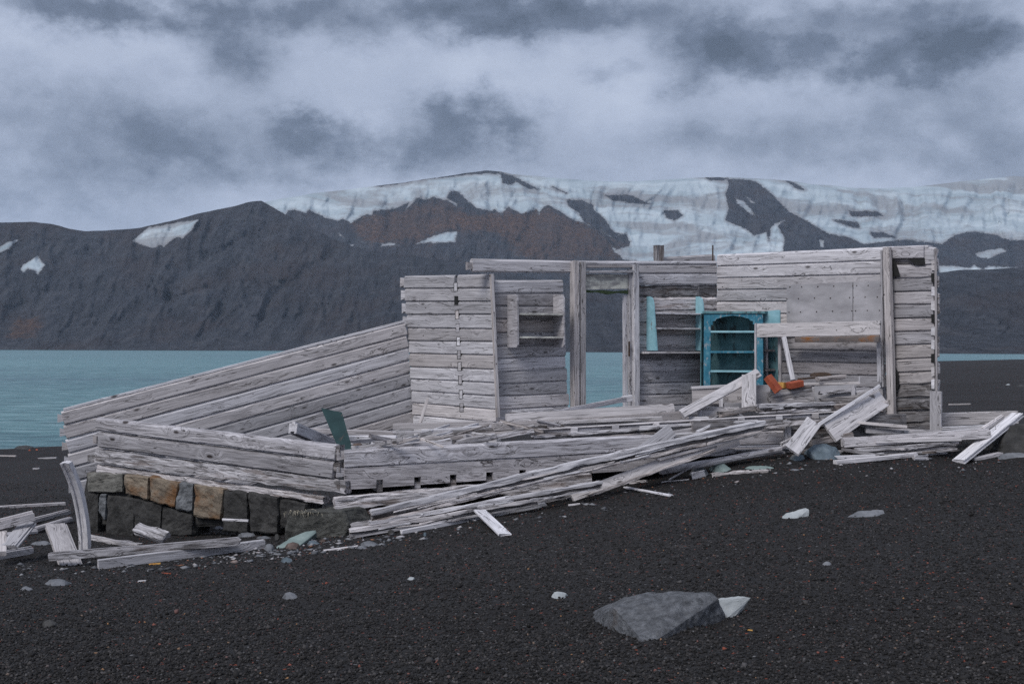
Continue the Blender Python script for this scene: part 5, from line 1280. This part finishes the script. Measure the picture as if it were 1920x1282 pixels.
for i, (poly, m_, of) in enumerate([
    ([(162, 884), (232, 889), (231, 924), (164, 922)], M_foundgrey, .06), ([(233, 889), (280, 893), (278, 936), (233, 926)], M_foundrust, .07),
    ([(280, 893), (336, 904), (328, 952), (279, 937)], M_foundrust, .08), ([(337, 904), (364, 907), (359, 961), (328, 953)], M_foundblue, .06),
    ([(365, 906), (420, 914), (415, 978), (361, 966)], M_foundrust, .06), ([(421, 916), (465, 922), (466, 998), (417, 998)], M_found, .05),
    ([(466, 922), (522, 932), (523, 1002), (467, 998)], M_found, .05), ([(523, 934), (572, 944), (570, 992), (524, 990)], M_found, .02),
    ([(160, 923), (185, 924), (184, 1012), (150, 1008)], M_found, .04), ([(186, 924), (200, 926), (198, 974), (183, 956)], M_foundblue, .06),
    ([(200, 926), (252, 934), (250, 1008), (198, 1010)], M_found, .05), ([(252, 934), (306, 945), (302, 1006), (251, 1008)], M_found, .05), ([(306, 946), (362, 964), (360, 1004), (303, 1006)], M_found, .04)]):
    block(poly, m_, of, seed=i, parent=ft)
block([(158, 886), (560, 940), (560, 985), (158, 985)], M_found, -.02, .3, 77, ft)
cs_st = block([(536, 961), (575, 958), (645, 957), (656, 985), (648, 1014), (560, 1022), (533, 1016)], M_corner, .32, .45, 31, None, LA, 'corner_stone')
tag(cs_st, 'big dark corner stone with dry grass on it under the near corner', 'stone', 'loose stones')
rs = block([(662, 958), (700, 950), (765, 946), (770, 968), (720, 985), (672, 982)], M_redstone, .05, .3, 33, None, LB, 'footing_stone')
tag(rs, 'reddish brown footing stone under the sill right of the corner', 'stone', 'loose stones')
# dry grass on the corner stone
def tuft(label, spots, n, hgt, seed):
    r = random.Random(seed); vs = []; fs = []
    o = spots[0]
    for k in range(n):
        c = r.choice(spots) + Vector((r.uniform(-.08, .08), r.uniform(-.03, .02), 0)) - o
        ang_ = r.uniform(0, 6.28); ln = hgt * r.uniform(.4, 1.0); bend = Vector((math.cos(ang_) * ln * .6, -abs(math.sin(ang_)) * ln * .7, ln * r.uniform(-.7, .5)))
        wv_ = Vector((.0022, 0, .0012)); b0 = len(vs); mid_ = c + Vector((0, -.01, ln * .35)) + bend * .35; tip = c + bend
        vs += [c - wv_, c + wv_, mid_ + wv_, mid_ - wv_, tip]
        fs += [(b0, b0 + 1, b0 + 2, b0 + 3), (b0 + 3, b0 + 2, b0 + 4)]
    me = bpy.data.meshes.new('dry_grass'); me.from_pydata(vs, [], fs); me.update()
    return tag(put('dry_grass', me, M_straw, Matrix.Translation(o)), label, 'grass')
tuft('tuft of dry pale grass on the dark corner stone', [LA.pt(x, 961 + abs(x - 570) * .05, .33) for x in (545, 556, 566, 578, 590)], 70, .09, 4)

# small stone rubble round the footing
def rubble(n, seed):
    r = np.random.default_rng(seed)
    px_ = np.concatenate([r.normal(560, 120, n // 2), r.uniform(20, 1900, n - n // 2)])
    ed = np.interp(px_, [0, 160, 480, 760, 1070, 1250, 1480, 1640, 1920], [1050, 1050, 1020, 996, 938, 905, 866, 868, 852])
    py_ = ed + r.normal(8, 14, n)
    V = []; Fs = []
    octv = np.array([(1, 0, 0), (-1, 0, 0), (0, 1, 0), (0, -1, 0), (0, 0, 1), (0, 0, -1)], float); octf = np.array([(0, 2, 4), (2, 1, 4), (1, 3, 4), (3, 0, 4), (2, 0, 5), (1, 2, 5), (3, 1, 5), (0, 3, 5)])
    for i in range(n):
        d = np.interp(px_[i], [0, 480, 1070, 1480, 1920], [12.6, 13.2, 14.25, 15.2, 15.4]) - r.uniform(-.1, 1.2)
        x = (px_[i] - 960) / F * d; z = gz(x, d); s = .012 + .03 * r.random() ** 3
        v = (octv * r.uniform(.6, 1.3, (6, 1)) + r.normal(0, .2, (6, 3))) * s * np.array([1.2, 1, .5]) + np.array([x, d, z + s * .25])
        V.append(v); Fs.append(octf + 6 * i)
    return np.concatenate(V), np.concatenate(Fs)
M_chip, t, b = new_mat('stone_chips')
geo = t.new('ShaderNodeNewGeometry')
t.put(b.inputs['Base Color'], t.ramp(geo.outputs['Random Per Island'], [(0, (.05, .05, .055)), (.4, (.12, .125, .14)), (.7, (.20, .20, .21)), (.85, (.40, .385, .40)), (.93, (.13, .08, .06)), (1, (.30, .13, .06))])); b.inputs['Roughness'].default_value = .85
v_, f_ = rubble(520, 77)
tag(put('stone_chips', mesh_np('stone_chips', v_, f_), M_chip, Matrix()), 'small stone and wood chips scattered along the foot of the ruin', 'chips', kind='stuff')
